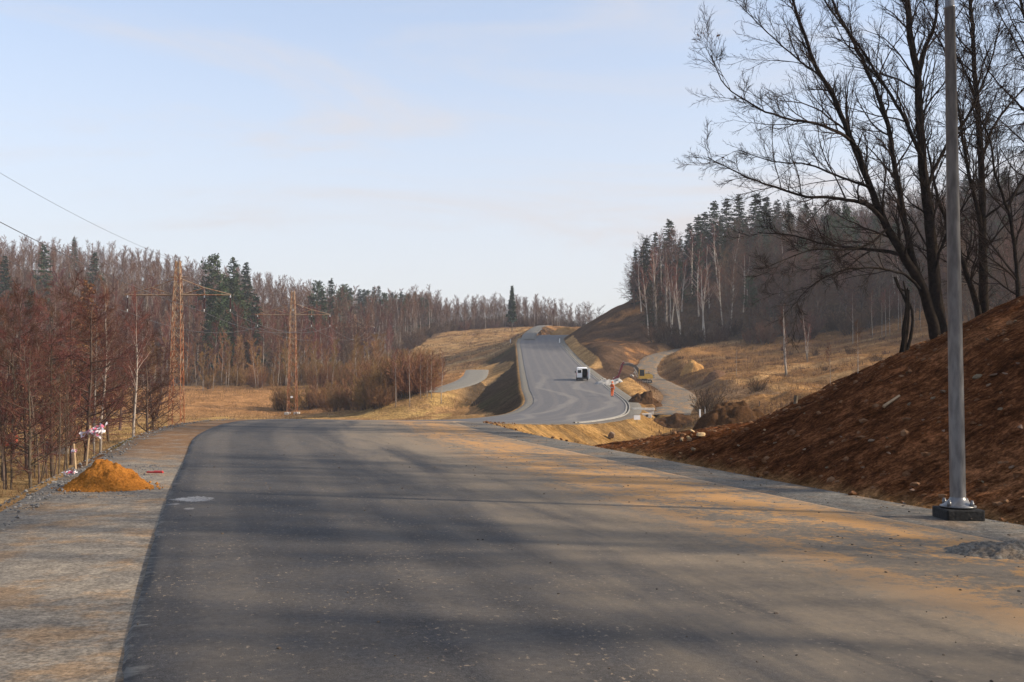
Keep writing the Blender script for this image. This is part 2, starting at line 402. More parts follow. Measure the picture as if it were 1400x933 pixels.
M['insulcap'] = plain('cap_metal', (.55, .55, .55), None, 4, .4, .5, metal=.5)
M['foot'] = plain('black_bitumen', (.006, .006, .007), (.014, .014, .014), 9, .75, .3, bump=.4, bscale=20)
M['deadleaf'] = plain('dead_leaves', (.07, .035, .02), None, 5, .9, .2)
def galvanised():
    t = NT('galvanised_steel'); v = t.obj()
    n = t.noise(t.scale(v, (1, 1, .25)), 14, 3, .6)
    c = t.mix(t.ramp(n, .3, .7), (.09, .09, .094), (.165, .164, .166))
    t.bump(t.noise(v, 60, 3), .04, .01)
    return t.out(c, t.ramp(n, .3, .7, .28, .36), .6, .15)
M['galv'] = galvanised()
def rust_lattice():
    t = NT('rusty_lattice_steel'); v = t.obj()
    z = t.n('ShaderNodeSeparateXYZ'); t.link(v, z.inputs[0])
    n = t.noise(t.scale(v, (1.5, 1.5, .9)), 1.6, 4, .65)
    f = t.math('ADD', t.ramp(n, .42, .58), t.ramp(z.outputs[2], 3, 17, -.55, .25), clamp=True)
    c = t.mix(f, (.17, .055, .02), (.25, .185, .125))
    return t.out(c, .85, .2)
M['lattice'] = rust_lattice()

def ground_mat():
    t = NT('ground'); p = t.pos()
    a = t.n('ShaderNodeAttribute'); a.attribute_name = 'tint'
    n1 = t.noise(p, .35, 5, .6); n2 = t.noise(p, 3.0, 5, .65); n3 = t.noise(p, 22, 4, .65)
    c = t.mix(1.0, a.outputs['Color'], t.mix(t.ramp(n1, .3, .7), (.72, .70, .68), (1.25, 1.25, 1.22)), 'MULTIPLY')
    c = t.mix(1.0, c, t.mix(t.ramp(n2, .3, .7), (.58, .56, .54), (1.42, 1.42, 1.4)), 'MULTIPLY')
    c = t.mix(1.0, c, t.mix(t.ramp(n3, .3, .7), (.58, .58, .58), (1.42, 1.42, 1.42)), 'MULTIPLY')
    sk = t.noise(t.scale(p, (.8, 2.0, .8)), 1.9, 7, .75, .6)
    sk2 = t.noise(t.scale(p, (3.0, 3.6, 3.0)), 3.0, 5, .75)
    c = t.mix(a.outputs['Alpha'], c, t.mix(1.0, c, t.mix(t.ramp(sk, .34, .66), (.55, .52, .5), (1.6, 1.56, 1.52)), 'MULTIPLY'))
    c = t.mix(a.outputs['Alpha'], c, t.mix(1.0, c, t.mix(t.ramp(sk2, .36, .64), (.62, .6, .58), (1.45, 1.42, 1.4)), 'MULTIPLY'))
    h = t.math('ADD', t.math('MULTIPLY', n3, .5), t.math('ADD', n2, t.math('MULTIPLY', t.math('MULTIPLY', sk, 1.2), a.outputs['Alpha'])))
    t.bump(h, .9, .12)
    return t.out(c, 1.0, .0)
M['ground'] = ground_mat()
def gravel_mat(name, ca, cb, ochre=.5, brown=None):
    t = NT(name); p = t.pos()
    v = t.n('ShaderNodeTexVoronoi'); v.inputs['Scale'].default_value = 40; t.link(p, v.inputs['Vector']); v.inputs['Randomness'].default_value = 1
    v2 = t.n('ShaderNodeSeparateColor'); t.link(v.outputs['Color'], v2.inputs[0])
    n1 = t.noise(p, 1.1, 7, .72); n2 = t.noise(p, 5, 4, .6)
    c = t.mix(v2.outputs[0], ca, cb)
    c = t.mix(t.ramp(n1, .47, .62, 0, ochre), c, (.30, .165, .06))
    if brown:
        sy = t.n('ShaderNodeSeparateXYZ'); t.link(p, sy.inputs[0])
        c = t.mix(t.math('MULTIPLY', t.ramp(sy.outputs[1], 19, 25), t.ramp(n1, .36, .52, .15, .85)), c, brown)
    c = t.mix(1.0, c, t.mix(t.ramp(n2, .3, .7), (.75, .75, .76), (1.2, 1.2, 1.18)), 'MULTIPLY')
    n4 = t.noise(p, 28, 4, .75)
    c = t.mix(1.0, c, t.mix(t.ramp(n4, .34, .66), (.62, .62, .62), (1.42, 1.4, 1.38)), 'MULTIPLY')
    t.bump(t.math('SUBTRACT', n2, t.math('MULTIPLY', v.outputs['Distance'], .5)), .35, .015)
    return t.out(c, .92, .15)
M['gravel'] = gravel_mat('shoulder_gravel', (.17, .145, .115), (.215, .185, .145), .45, (.15, .075, .028))
M['trackgravel'] = gravel_mat('track_gravel', (.145, .14, .12), (.195, .185, .16), .15)
M['sidetrack'] = gravel_mat('side_track_gravel', (.105, .095, .078), (.15, .135, .11), .9)
M['verge'] = gravel_mat('verge_gravel', (.115, .11, .095), (.165, .155, .13), .15)
M['greygravel'] = gravel_mat('grey_gravel', (.085, .08, .072), (.135, .127, .112), .25)
def asphalt():
    t = NT('asphalt'); uv = t.n('ShaderNodeUVMap'); uv.uv_map = 'road'; w = uv.outputs[0]
    s = t.n('ShaderNodeSeparateXYZ'); t.link(w, s.inputs[0]); u, v = s.outputs[0], s.outputs[1]
    grain = t.noise(w, 90, 3, .7); mid = t.noise(w, 2.2, 5, .65)
    st = t.noise(t.scale(w, (1.0, .13, 1)), 1.1, 5, .62, .4)      # streaks along the road
    fl = t.noise(t.scale(w, (1, .7, 1)), 19, 5, .7)              # flecks of dried mud
    c = t.mix(t.ramp(grain, .32, .68), (.014, .0135, .0145), (.052, .050, .050))
    g2 = t.noise(w, 24, 4, .75); g3 = t.noise(w, 9, 5, .7)
    c = t.mix(1.0, c, t.mix(t.ramp(g2, .34, .66), (.55, .55, .56), (1.5, 1.48, 1.45)), 'MULTIPLY')
    trk = t.n('ShaderNodeTexWave'); trk.inputs['Scale'].default_value = .19; trk.inputs['Distortion'].default_value = 1.6; trk.inputs['Detail'].default_value = 2; t.link(t.scale(w, (1, .06, 1)), trk.inputs['Vector'])
    c = t.mix(t.math('MULTIPLY', t.ramp(trk.outputs['Fac'], .55, .95, 0, .5), t.ramp(g3, .3, .65, .3, 1)), c, (.12, .10, .078))
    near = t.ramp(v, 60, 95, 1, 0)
    # dust polished in by tyres
    dust = t.math('MULTIPLY', t.ramp(st, .34, .62, .18, 1), t.ramp(mid, .25, .6, .45, 1))
    side = t.ramp(u, -3.2, 1.2, .20, .95)
    side = t.math('MULTIPLY', side, t.math('ADD', t.math('MULTIPLY', near, .75), .25))
    c = t.mix(t.math('MULTIPLY', dust, side), c, (.165, .135, .10))
    tan = t.math('MULTIPLY', t.math('MULTIPLY', t.ramp(t.math('ADD', u, t.math('MULTIPLY', t.math('SUBTRACT', st, .5), 5.0)), -1.5, 1.0), near), t.ramp(t.math('ADD', t.math('MULTIPLY', g3, .6), t.math('MULTIPLY', g2, .4)), .36, .62, .45, 1.0))
    c = t.mix(tan, c, (.20, .152, .098))
    # far stretch: a paler, drier surface
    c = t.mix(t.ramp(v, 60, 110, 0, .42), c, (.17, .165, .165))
    # ochre mud carried along the right-hand lane
    b = t.math('MULTIPLY', t.ramp(u, .5, 2.3), t.ramp(u, 3.2, 4.3, 1, .25))
    och = t.math('MULTIPLY', t.math('MULTIPLY', b, near), t.ramp(t.math('ADD', t.math('ADD', t.math('MULTIPLY', st, .30), t.math('MULTIPLY', mid, .28)), t.math('ADD', t.math('MULTIPLY', g3, .28), t.math('MULTIPLY', g2, .14))), .465, .53))
    c = t.mix(t.math('MULTIPLY', och, .95), c, (.40, .21, .07))
    fleck = t.math('MULTIPLY', t.ramp(fl, .585, .645), t.ramp(t.noise(w, 1.3, 4, .7), .40, .62, .1, .8))
    c = t.mix(t.math('MULTIPLY', fleck, near), c, (.32, .24, .16))
    fl2 = t.ramp(t.noise(w, 15, 4, .7), .69, .74, 0, .45)
    c = t.mix(t.math('MULTIPLY', fl2, near), c, (.40, .36, .31))
    # pale ragged edge on the left, where the gravel has been swept onto it
    e = t.math('ADD', u, t.math('MULTIPLY', t.math('SUBTRACT', t.noise(t.scale(w, (.5, 1.6, 1)), 3.2, 6, .75), .5), .75))
    c = t.mix(t.ramp(e, -4.98, -4.86, .6, 0), c, (.22, .205, .175))
    # far stretch: swirls of tyre dust
    sw = t.n('ShaderNodeTexWave'); sw.inputs['Scale'].default_value = .07; sw.inputs['Distortion'].default_value = 9; sw.inputs['Detail'].default_value = 3; sw.inputs['Detail Scale'].default_value = .6; t.link(w, sw.inputs['Vector'])
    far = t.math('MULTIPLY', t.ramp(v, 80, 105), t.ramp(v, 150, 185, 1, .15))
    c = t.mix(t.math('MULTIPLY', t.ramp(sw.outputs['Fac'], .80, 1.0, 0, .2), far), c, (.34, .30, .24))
    # splash of white lime near the left edge
    def spot(cu, cv, ru, rv):
        a = t.math('DIVIDE', t.math('SUBTRACT', u, cu), ru); b2 = t.math('DIVIDE', t.math('SUBTRACT', v, cv), rv)
        r = t.math('ADD', t.math('MULTIPLY', a, a), t.math('MULTIPLY', b2, b2))
        return t.ramp(t.math('ADD', r, t.math('MULTIPLY', t.math('SUBTRACT', fl, .5), 4.0)), .7, 1.1, 1, 0)
    for cu, cv, ru, rv, k in SPOTS: c = t.mix(t.math('MULTIPLY', t.math('MULTIPLY', spot(cu, cv, ru, rv), t.ramp(t.math('ADD', t.math('MULTIPLY', g3, .5), t.math('MULTIPLY', g2, .5)), .38, .56, .25, 1)), k), c, (.42, .40, .37))
    t.bump(t.math('ADD', grain, t.math('MULTIPLY', mid, .4)), .35, .012)
    return t.out(c, t.ramp(mid, .3, .7, .72, .9), .3)

# ------------------------------------------------------------------ ground sheet
def axis(segs):
    out = [segs[0][0]]
    for a, b, st in segs:
        n = max(1, int(round((b - a) / st))); out += list(np.linspace(a, b, n + 1)[1:])
    return np.array(out)
XS = axis([(-700, -320, 25), (-320, -45, 4), (-45, -16, .8), (-16, 17, .22), (17, 50, .6), (50, 170, 3), (170, 320, 8), (320, 700, 25)])
YS = axis([(-60, -12, 3), (-12, 3, .6), (3, 50, .22), (50, 70, .4), (70, 130, .7), (130, 300, 1.2), (300, 420, 3), (420, 540, 8), (540, 760, 25)])
def build_ground():
    X, Y = np.meshgrid(XS, YS); x, y = X.ravel(), Y.ravel()
    z, lat, yc, d, B = terrain(x, y, info=True)
    nx, ny = len(XS), len(YS)
    i = np.arange(ny - 1)[:, None] * nx + np.arange(nx - 1)[None]
    Q = np.stack([i, i + 1, i + nx + 1, i + nx], -1).reshape(-1, 4)
    mb = MB(); mb.add(np.stack([x, y, z], 1), quads=Q)
    o = mb.build('ground', M['ground'], smooth=True); tag(o, kind='structure')
    # what the ground is made of where; the cut slope also has painted shade
    C = np.zeros((len(x), 3)); 
    def paint(mask, col):
        m = np.clip(mask, 0, 1)[:, None]; C[:] = C * (1 - m) + np.array(col) * m
    n1 = fbm(x / 9, y / 9, 21); n2 = fbm(x / 2.2, y / 2.2, 22); n3 = fbm(x / 25, y / 25, 23)
    C[:] = (.27, .165, .075)
    px = CX + F * x / np.maximum(y, 3)
    paint(sstep(0, .3, n1) * .6, (.22, .12, .055))
    # left field: straw, with greener strip by the road
    left = x < -8
    paint(left * (y > 60) * (y < 150) * sstep(-.2, .3, n2) * .8, (.31, .205, .08))
    paint(left * sstep(150, 165, y) * (1 - sstep(205, 225, y)), (.27, .145, .065))
    paint(left * sstep(56, 40, y) , (.15, .078, .04))
    paint(left * sstep(56, 40, y) * sstep(.15, .4, n1) * .7, (.10, .095, .03))
    # right meadow
    right = x > 8
    paint(right * (y > 60) * (.75 + .25 * n2), (.185, .092, .038))
    paint(right * (y > 60) * sstep(.05, .35, n1) * .6, (.25, .138, .055))
    paint(right * (y > 60) * sstep(-.05, -.4, n1) * .7, (.10, .056, .03)); paint(right * (y > 60) * sstep(.1, .4, n2) * .55, (.115, .066, .034)); paint(right * (y > 60) * sstep(.2, .5, fbm(x / 30, y / 4, 55)) * .45, (.33, .22, .11))
    # forest floors
    front = np.interp(px, [-400, 470, 620, 760, 840], [228, 228, 382, 398, 440])
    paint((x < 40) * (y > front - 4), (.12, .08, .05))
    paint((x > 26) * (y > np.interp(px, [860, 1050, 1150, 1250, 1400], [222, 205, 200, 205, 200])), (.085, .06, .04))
    paint(left * (y > 42) * (y < 95) * (px < 195), (.19, .125, .06))
    # far field by the road
    paint((x < 3) * (y > 225) * (y < front - 2) * sstep(-.1, .3, n1) * .5, (.23, .125, .055))
    paint((x < 3) * (y > 240) * (y < front) * sstep(.0, .35, n2) * .55, (.19, .105, .05)); paint((x < 3) * (y > 240) * (y < front) * sstep(.1, .4, fbm(x / 22, y / 5, 56)) * .6, (.34, .23, .115))
    # road formation slopes
    cut = (d > 0) & (z < B - .25); fill = (d > 0) & (z > B + .2)
    fl = sstep(.0, .5, d) * (z > B + .15) 
    paint((lat < 0) * fl * sstep(10, 7, d) * (y > 70) * (1 - sstep(240, 260, y)), (.066, .046, .029))
    paint((lat < 0) * fl * sstep(10, 7, d) * (y > 70) * sstep(.1, .45, n1) * .5, (.062, .062, .026))
    paint((lat < 0) * fl * (y <= 70), (.16, .155, .15))
    paint((lat > 0) * (d > 0) * (d < 7) * (y > 48) * (y < 108), (.24, .14, .054))
    stripes = fbm((x * .6 + y * .8) / 1.4, x / 9, 31, 2)
    paint((lat > 0) * (d > 0) * (d < 7) * (y > 48) * (y < 108) * sstep(.0, .35, stripes) * .85, (.15, .095, .045))
    paint((lat > 0) * (d > 0) * (d < 7) * (y > 88) * (y < 104) * sstep(-.1, .3, n1) * .6, (.13, .13, .05))
    paint((lat > 0) * (d > 1.5) * (d < 14) * (y > 104) * (y < 150) * .9, (.14, .09, .055))
    paint((lat > 0) * (d > 0) * (d < 3.0) * (y > 118) * (y < 150) * .9, (.36, .21, .085))
    cutR = (lat > 0) * (y > 140) * (d > 0) * (d < 26) * (y < 330) * (px < 900)
    paint(cutR * .95, (.078, .046, .028))  # brown earth of the cut, darkened: its shade is put into the colour
    paint(cutR * sstep(.12, .42, n1 + .5 * n2 + .15 * (px > 815) * (y > 225)) * .8, (.25, .125, .05))  # orange soil patches, weighted to where the sun catches the cut
    paint(cutR * (y < 215) * (px < 868) * (x < 22) * .85, (.07, .045, .03))  # lower slope facing the road: its shaded tone painted in
    paint((lat > 0) * (d > 0) * (d < 2.2) * (y > 175) * (y < 265) * .9, (.36, .215, .09))
    # brown bank
    bank = sstep(1.2, 2.6, x) * (1 - sstep(44, 50, y + .4 * n2)) * sstep(-.1, .15, d) * (lat > 0)
    paint(bank, (.10, .042, .019)); paint(bank * sstep(.0, .4, n2) * .8, (.16, .075, .036)); paint(bank * sstep(.1, .5, fbm(y / .5, x / 2.5, 41)) * .5, (.052, .021, .010))
    paint((x > 15.5) * (y < 40) * (y > -60) * .9, (.13, .085, .045))
    # bare soil under the shoulders and the hollow
    paint((d <= -.3) * 1.0, (.15, .14, .12))
    paint((x > 8) * (y > 60) * (y < 112) * (d > 3) * (z < -1.2) * .75, (.10, .062, .035))
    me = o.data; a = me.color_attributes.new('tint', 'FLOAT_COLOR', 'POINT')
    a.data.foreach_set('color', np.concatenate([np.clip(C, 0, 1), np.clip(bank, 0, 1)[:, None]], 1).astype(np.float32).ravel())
    return o
build_ground()

def strip(name, L, lats, dz, mat, sel=None, uvname=None, jag=0, smooth=True, cross=True):
    """a ribbon along a line; lats: list of functions/constants of lateral offset, dz: height offsets"""
    idx = np.arange(len(L.Y)) if sel is None else np.where((L.Y >= sel[0]) & (L.Y <= sel[1]))[0]
    k = len(lats); V = np.zeros((len(idx), k, 3)); U = np.zeros((len(idx), k, 2))
    for j, (l, h) in enumerate(zip(lats, dz)):
        la = l(L.Y[idx]) if callable(l) else np.full(len(idx), float(l))
        if jag and (j in (0, k - 1)): la = la + jag * fbm(L.s[idx] / .7, np.full(len(idx), j * 9.1), 51, 3)
        V[:, j, 0] = L.X[idx] + la * L.ty[idx]; V[:, j, 1] = L.Y[idx] - la * L.tx[idx]
        V[:, j, 2] = L.Z[idx] + (xfall(la, L.Y[idx]) if cross else 0) + h
        U[:, j, 0] = np.where(la < 0, la * 4.9 / hwL(L.Y[idx]), la); U[:, j, 1] = L.s[idx]
    i = np.arange(len(idx) - 1)[:, None] * k + np.arange(k - 1)[None]
    Q = np.stack([i, i + 1, i + k + 1, i + k], -1).reshape(-1, 4)
    mb = MB(); mb.add(V.reshape(-1, 3), quads=Q); o = mb.build(name, mat, smooth=smooth); tag(o, kind='structure')
    if uvname:
        uv = o.data.uv_layers.new(name=uvname); li = np.zeros(len(o.data.loops), np.int32); o.data.loops.foreach_get('vertex_index', li)
        uv.data.foreach_set('uv', U.reshape(-1, 2)[li].astype(np.float32).ravel())
    return o
def road_uv(x, y):
    lat, zr, yc = ROAD.near([x], [y]); return float(lat[0] * (4.9 / hwL(yc[0]) if lat[0] < 0 else 1)), float(np.interp(yc[0], ROAD.Y, ROAD.s))
SPOTS = []
for (px, py, ru, rv, k) in ((266, 688, .25, .30, .7), (248, 687, .16, .14, .5), (258, 702, .07, .10, .45), (236, 694, .10, .07, .4)):
    p = at(px, py, 1.65 * F / (py - 520)); u, v = road_uv(p[0], p[1]); SPOTS.append((u, v, ru, rv, k))
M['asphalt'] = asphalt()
ROADF = Line(RP, 0.25)
inner = [(lambda y, f=f: -hwL(y) + .12 + f * (hwL(y) + hwR(y) - .24)) for f in np.linspace(0, 1, 13)]
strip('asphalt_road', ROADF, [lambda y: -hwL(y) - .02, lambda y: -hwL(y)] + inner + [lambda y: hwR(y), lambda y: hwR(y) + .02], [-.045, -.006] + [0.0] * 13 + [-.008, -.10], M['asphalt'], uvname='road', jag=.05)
strip('gravel_shoulder', ROADF, [lambda y: -shL(y) - .5, lambda y: -shL(y) + .1, lambda y: -hwL(y) - .9, lambda y: -hwL(y) + .25], [-.55, -.05, -.03, -.035], M['gravel'], sel=(-16, 62), jag=.22)
strip('gravel_shoulder', ROADF, [lambda y: -shL(y) - .5, lambda y: -shL(y) + .1, lambda y: -hwL(y) - .5, lambda y: -hwL(y) + .15], [-.55, -.05, -.03, -.035], M['verge'], sel=(61.75, 380), jag=.22)
strip('gravel_shoulder', ROADF, [lambda y: hwR(y) - .15, lambda y: hwR(y) + .7, lambda y: shR(y) - .1, lambda y: shR(y) + .4], [-.035, -.03, -.03, -.35], M['greygravel'], sel=(-16, 96), jag=.12)
strip('gravel_shoulder', ROADF, [lambda y: hwR(y) - .15, lambda y: hwR(y) + .7, lambda y: shR(y) - .1, lambda y: shR(y) + .4], [-.035, -.03, -.03, -.35], M['verge'], sel=(95.75, 380), jag=.12)
strip('gravel_track', TRACK, [-2.7, -1.9, -1, 0, 1, 1.9, 2.7], [-.35, -.03, .02, -.02, .02, -.03, -.35], M['sidetrack'], jag=.9, cross=False)
strip('gravel_pad', PAD, [-3.0, -2.3, -1, 0, 1, 2.3, 3.0], [-.3, -.02, .02, 0, .02, -.02, -.3], M['trackgravel'], jag=.5, cross=False)
strip('gravel_track', UPTRACK, [-2.0, -1.4, 0, 1.4, 2.0], [-.3, .03, .04, .03, -.3], M['trackgravel'], jag=.2, cross=False)
# drainage channel of pale precast pieces along the right edge of the far stretch
M['kerbstone'] = plain('kerb_concrete', (.26, .245, .22), (.2, .19, .17), 2, .9, .2)
strip('drainage_channel', ROADF, [4.80, 4.81, 4.95, 4.97, 5.12, 5.14, 5.24, 5.25], [-.02, .05, .05, -.05, -.05, .05, .05, -.03], M['kerbstone'], sel=(80, 262), smooth=False)
M['slot'] = plain('channel_slot', (.04, .038, .035), None, 4, .9, .1)
strip('drainage_slot', ROADF, [4.975, 5.115], [-.02, -.02], M['slot'], sel=(84, 128), smooth=False)

# ------------------------------------------------------------------ stones, gravel, grit
def stone_mesh(name, mat, seed, sub=2, squash=(1, .8, .6)):
    bm = bmesh.new(); bmesh.ops.create_icosphere(bm, subdivisions=sub, radius=.5); r = random.Random(seed)
    cuts = []
    for _ in range(14):
        n = Vector((r.gauss(0, 1), r.gauss(0, 1), r.gauss(0, 1))).normalized(); cuts.append((n, r.uniform(.22, .40)))
    for v in bm.verts:
        for n, dd in cuts:
            k = v.co.dot(n) - dd
            if k > 0: v.co -= n * k
        v.co = Vector((v.co.x * squash[0], v.co.y * squash[1], v.co.z * squash[2]))
    mb = MB(); mb.bm(bm); return mb.mesh(name, mat)
def place_stone(me, px, py, wpx, label, name='stone', cat='stone', group=None, hk=1.0, sink=.25):
    p = hit(px, py); s = wpx / F * np.linalg.norm(p - CAM)
    o = bpy.data.objects.new(name, me); COL.objects.link(o)
    o.location = (p[0], p[1], p[2] + s * .3 * hk * (1 - sink)); o.rotation_euler = (random.uniform(-.25, .25), random.uniform(-.25, .25) - .3, random.uniform(0, 6.28)); o.scale = (s, s, s * hk)
    tag(o, label, cat, group); return o
SM = [stone_mesh('stone', M['stone'], k) for k in range(5)]; OM = [stone_mesh('sandstone_block', M['ochrestone'], 20 + k) for k in range(2)]
BL = 'pale stone lying in the dark brown earth of the bank'
BG = 'stones lying on the brown bank'
for (px, py, w) in ((1337, 517, 20), (1358, 514, 14), (1352, 527, 10), (1290, 537, 14), (1276, 545, 10), (1316, 541, 9), (1243, 553, 9), (1191, 604, 14), (1213, 600, 7), (1248, 671, 11), (1340, 583, 10), (1290, 590, 8), (1150, 598, 6), (1100, 615, 7), (1215, 620, 8), (1262, 575, 7),
                     (1375, 512, 12), (1392, 498, 10), (1388, 440, 9), (1350, 465, 8), (1310, 500, 9), (1240, 510, 6), (1130, 640, 8), (1180, 640, 7), (1060, 606, 7), (1010, 610, 8), (975, 622, 6), (1045, 588, 6), (1100, 566, 6), (1000, 628, 7), (930, 620, 7), (880, 607, 5), (1368, 560, 11), (1395, 585, 12), (1383, 640, 12), (1345, 660, 9), (1220, 525, 7)):
    place_stone(random.choice(SM), px, py, w, BL, group=BG, hk=.55, sink=.6)
place_stone(OM[0], 957, 598, 17, 'largest yellowish sandstone block at the foot of the brown bank, right of the smaller one', 'sandstone_block', 'stone')
place_stone(OM[1], 943, 602, 10, 'small yellowish sandstone block just left of the largest one on the bank', 'sandstone_block', 'stone')
place_stone(OM[1], 946, 591, 11, 'flat ochre sandstone block highest of those at the low end of the bank', 'sandstone_block', 'stone', hk=.6)
place_stone(SM[1], 932, 604, 10, 'grey stone beside the yellowish sandstone blocks at the foot of the bank', 'stone', 'stone')
place_stone(SM[3], 948, 617, 10, 'rounded grey stone on the bank below the yellowish sandstone blocks', 'stone', 'stone')
place_stone(SM[2], 836, 602, 14, 'grey pointed stone on the corner where the road edge meets the yellow slope', 'stone', 'stone', hk=1.5, sink=.1)
mb = MB(); a, b = hit(1208, 560), hit(1230, 545); mb.bar(a + [0, 0, .05], b + [0, 0, .05], .035, 4, r2=.025)
tag(mb.build('wooden_slat', M['wood']), 'pale wooden slat lying on the brown bank', 'slat')

def scatter(name, mat, P, S, label, cat, sub=1, seed=0):
    """a ground cover of small stones, one object"""
    r = np.random.default_rng(seed); bm = bmesh.new(); bmesh.ops.create_icosphere(bm, subdivisions=sub, radius=.5); bm.verts.index_update()
    v0 = np.array([w.co[:] for w in bm.verts]); t0 = np.array([[w.index for w in f.verts] for f in bm.faces]); bm.free()
    n = len(P); jit = 1 + r.uniform(-.35, .25, (n, len(v0), 1)); a = r.uniform(0, 2 * PI, n)
    v = v0[None] * jit * np.stack([np.ones(n), r.uniform(.6, 1, n), r.uniform(.4, .8, n)], 1)[:, None]
    x = v[..., 0] * np.cos(a)[:, None] - v[..., 1] * np.sin(a)[:, None]; y = v[..., 0] * np.sin(a)[:, None] + v[..., 1] * np.cos(a)[:, None]
    V = np.stack([x, y, v[..., 2]], -1) * S[:, None, None] + P[:, None]
    T = t0[None] + np.arange(n)[:, None, None] * len(v0)
    mb = MB(); mb.add(V.reshape(-1, 3), tris=T.reshape(-1, 3)); o = mb.build(name, mat); tag(o, label, cat, kind='stuff'); return o
def along(n, lat0, lat1, y0, y1, seed, power=1.6):
    r = np.random.default_rng(seed); y = y0 + (y1 - y0) * r.random(n) ** power
    lat = r.uniform(lat0, lat1, n); X = np.interp(y, ROAD.Y, ROAD.X); tx = np.interp(y, ROAD.Y, ROAD.tx); ty = np.interp(y, ROAD.Y, ROAD.ty)
    return X + lat * ty, y - lat * tx, lat
x, y, _ = along(4200, -7.6, -6.1, 8, 48, 5); z = terrain(x, y, sink=False)
scatter('crushed_stone', M['darkstone'], np.stack([x, y, z - .01], 1), .015 + .06 * R.random(len(x)) ** 2.2, 'loose dark crushed stone along the outer edge of the left shoulder', 'gravel', seed=1)
x, y, _ = along(900, -6.4, -5.0, 15.5, 21, 6, 1); z = terrain(x, y, sink=False)
scatter('crushed_stone', M['darkstone'], np.stack([x, y, z - .03], 1), .015 + .04 * R.random(len(x)) ** 2, 'grey crushed stone strewn on the left shoulder right of the orange mound', 'gravel', seed=2)
x, y, l = along(3600, -4.7, 5.2, 4.5, 42, 7, 1.3); keep = R.random(len(x)) < .25 + .75 * sstep(0, 3, l); x, y = x[keep], y[keep]; z = terrain(x, y, sink=False)
scatter('road_grit', M['grit'], np.stack([x, y, z + .002], 1), .007 + .036 * R.random(len(x)) ** 5, 'small grit and crumbs of soil scattered over the asphalt', 'grit', seed=3)
x, y, _ = along(5200, 5.3, 13, 6, 60, 8, 1.2); z = terrain(x, y, sink=False)
scatter('soil_clods', M['clod'], np.stack([x, y, z], 1), .02 + .17 * R.random(len(x)) ** 4, 'brown clods and small stones over the face of the bank', 'clods', seed=4)
x, y, _ = along(900, 4.9, 5.7, 6, 42, 9, 1.2); z = terrain(x, y, sink=False)
scatter('crushed_stone', M['darkstone'], np.stack([x, y, z - .03], 1), .012 + .022 * R.random(len(x)) ** 2, 'grey crushed stone along the toe of the brown bank', 'gravel', seed=5)

# heaps
def heap(name, px, py, wpx, hpx, mat, label, cat, seed=0, asp=1.0, pw=1.0, rough=.12, res=46, rot=0, Y=None, grain=.03, top=None):
    p = hit(px, py) if Y is None else np.array([*at(px, py, Y)[:2], 0])
    D = p[1]; w = wpx / F * D; h = hpx / F * D
    p = p + np.array([0, w * asp * .35, 0])
    if top is not None: h = at(px, top, p[1])[2] - gz(p[0], p[1]) + .2
    t = np.linspace(-1.15, 1.15, res); U, W = np.meshgrid(t, t); u, v = U.ravel(), W.ravel()
    ang = np.arctan2(v, u); r = np.hypot(u, v) / (1 + .16 * fbm(np.cos(ang) * 1.5 + 5, np.sin(ang) * 1.5 + seed, seed, 2))
    prof = np.clip(1 - r, -.12, 1); prof = np.where(prof > 0, prof ** pw, prof)
    soft = prof - .12 * np.exp(-(r / .18) ** 2)
    x = p[0] + u * w / 2; y = p[1] + v * w / 2 * asp
    z0 = terrain(x, y, sink=False)
    nz = rough * fbm(u * 4, v * 4, seed + 3, 3) * np.clip(prof * 3, 0, 1) + grain * fbm(u * 17, v * 17, seed + 5, 2) * np.clip(prof * 6, 0, 1)
    z = z0 + h * (soft + nz) - .02
    i = np.arange(res - 1)[:, None] * res + np.arange(res - 1)[None]
    Q = np.stack([i, i + 1, i + res + 1, i + res], -1).reshape(-1, 4)
    c = np.array([p[0], p[1], gz(p[0], p[1])])
    mb = MB(); mb.add(np.stack([x, y, z], 1) - c, quads=Q); o = mb.build(name, mat, smooth=True); o.location = c; tag(o, label, cat); return o
def soil(name, a, b, scale=5, bs=25):
    t = NT(name); v = t.obj(); n = t.noise(v, scale, 5, .65); n2 = t.noise(v, bs, 4, .7)
    c = t.mix(t.ramp(n, .3, .7), a, b); c = t.mix(1.0, c, t.mix(t.ramp(n2, .3, .7), (.65, .63, .6), (1.25, 1.25, 1.2)), 'MULTIPLY')
    t.bump(t.math('ADD', n2, n), .8, .03); return t.out(c, 1, 0)
M['orangesoil'] = soil('orange_sandy_soil', (.33, .135, .03), (.26, .10, .022), 5, 28)
M['brownsoil'] = soil('dark_brown_soil', (.05, .028, .015), (.08, .043, .023), 1.5, 9)
M['ochresoil'] = soil('ochre_soil', (.38, .22, .085), (.30, .16, .06), 1, 6)
M['dullsoil'] = soil('dull_brown_soil', (.15, .085, .055), (.11, .065, .04), 1, 6)
heap('sand_mound', 131, 668, 118, 44, M['orangesoil'], 'small pointed mound of orange sandy soil on the left gravel shoulder', 'mound', 3, .9, 1.05, .15, 110, grain=.05)
mp = hit(133, 668)
r_ = np.random.default_rng(40); n = 300; aa = r_.uniform(0, 2 * PI, n); rr = .42 + .5 * r_.random(n) ** 1.8
x = mp[0] + .02 + np.cos(aa) * rr * .95; y = mp[1] + .4 + np.sin(aa) * rr * .85; z = terrain(x, y, sink=False)
M['orangeclod'] = plain('orange_clods', (.34, .15, .035), (.27, .11, .026), 8, .95, 0, world=True)
scatter('soil_crumbs', M['orangeclod'], np.stack([x, y, z - .01], 1), .015 + .05 * r_.random(n) ** 2, 'orange crumbs of soil around the foot of the sandy mound', 'crumbs', seed=8)
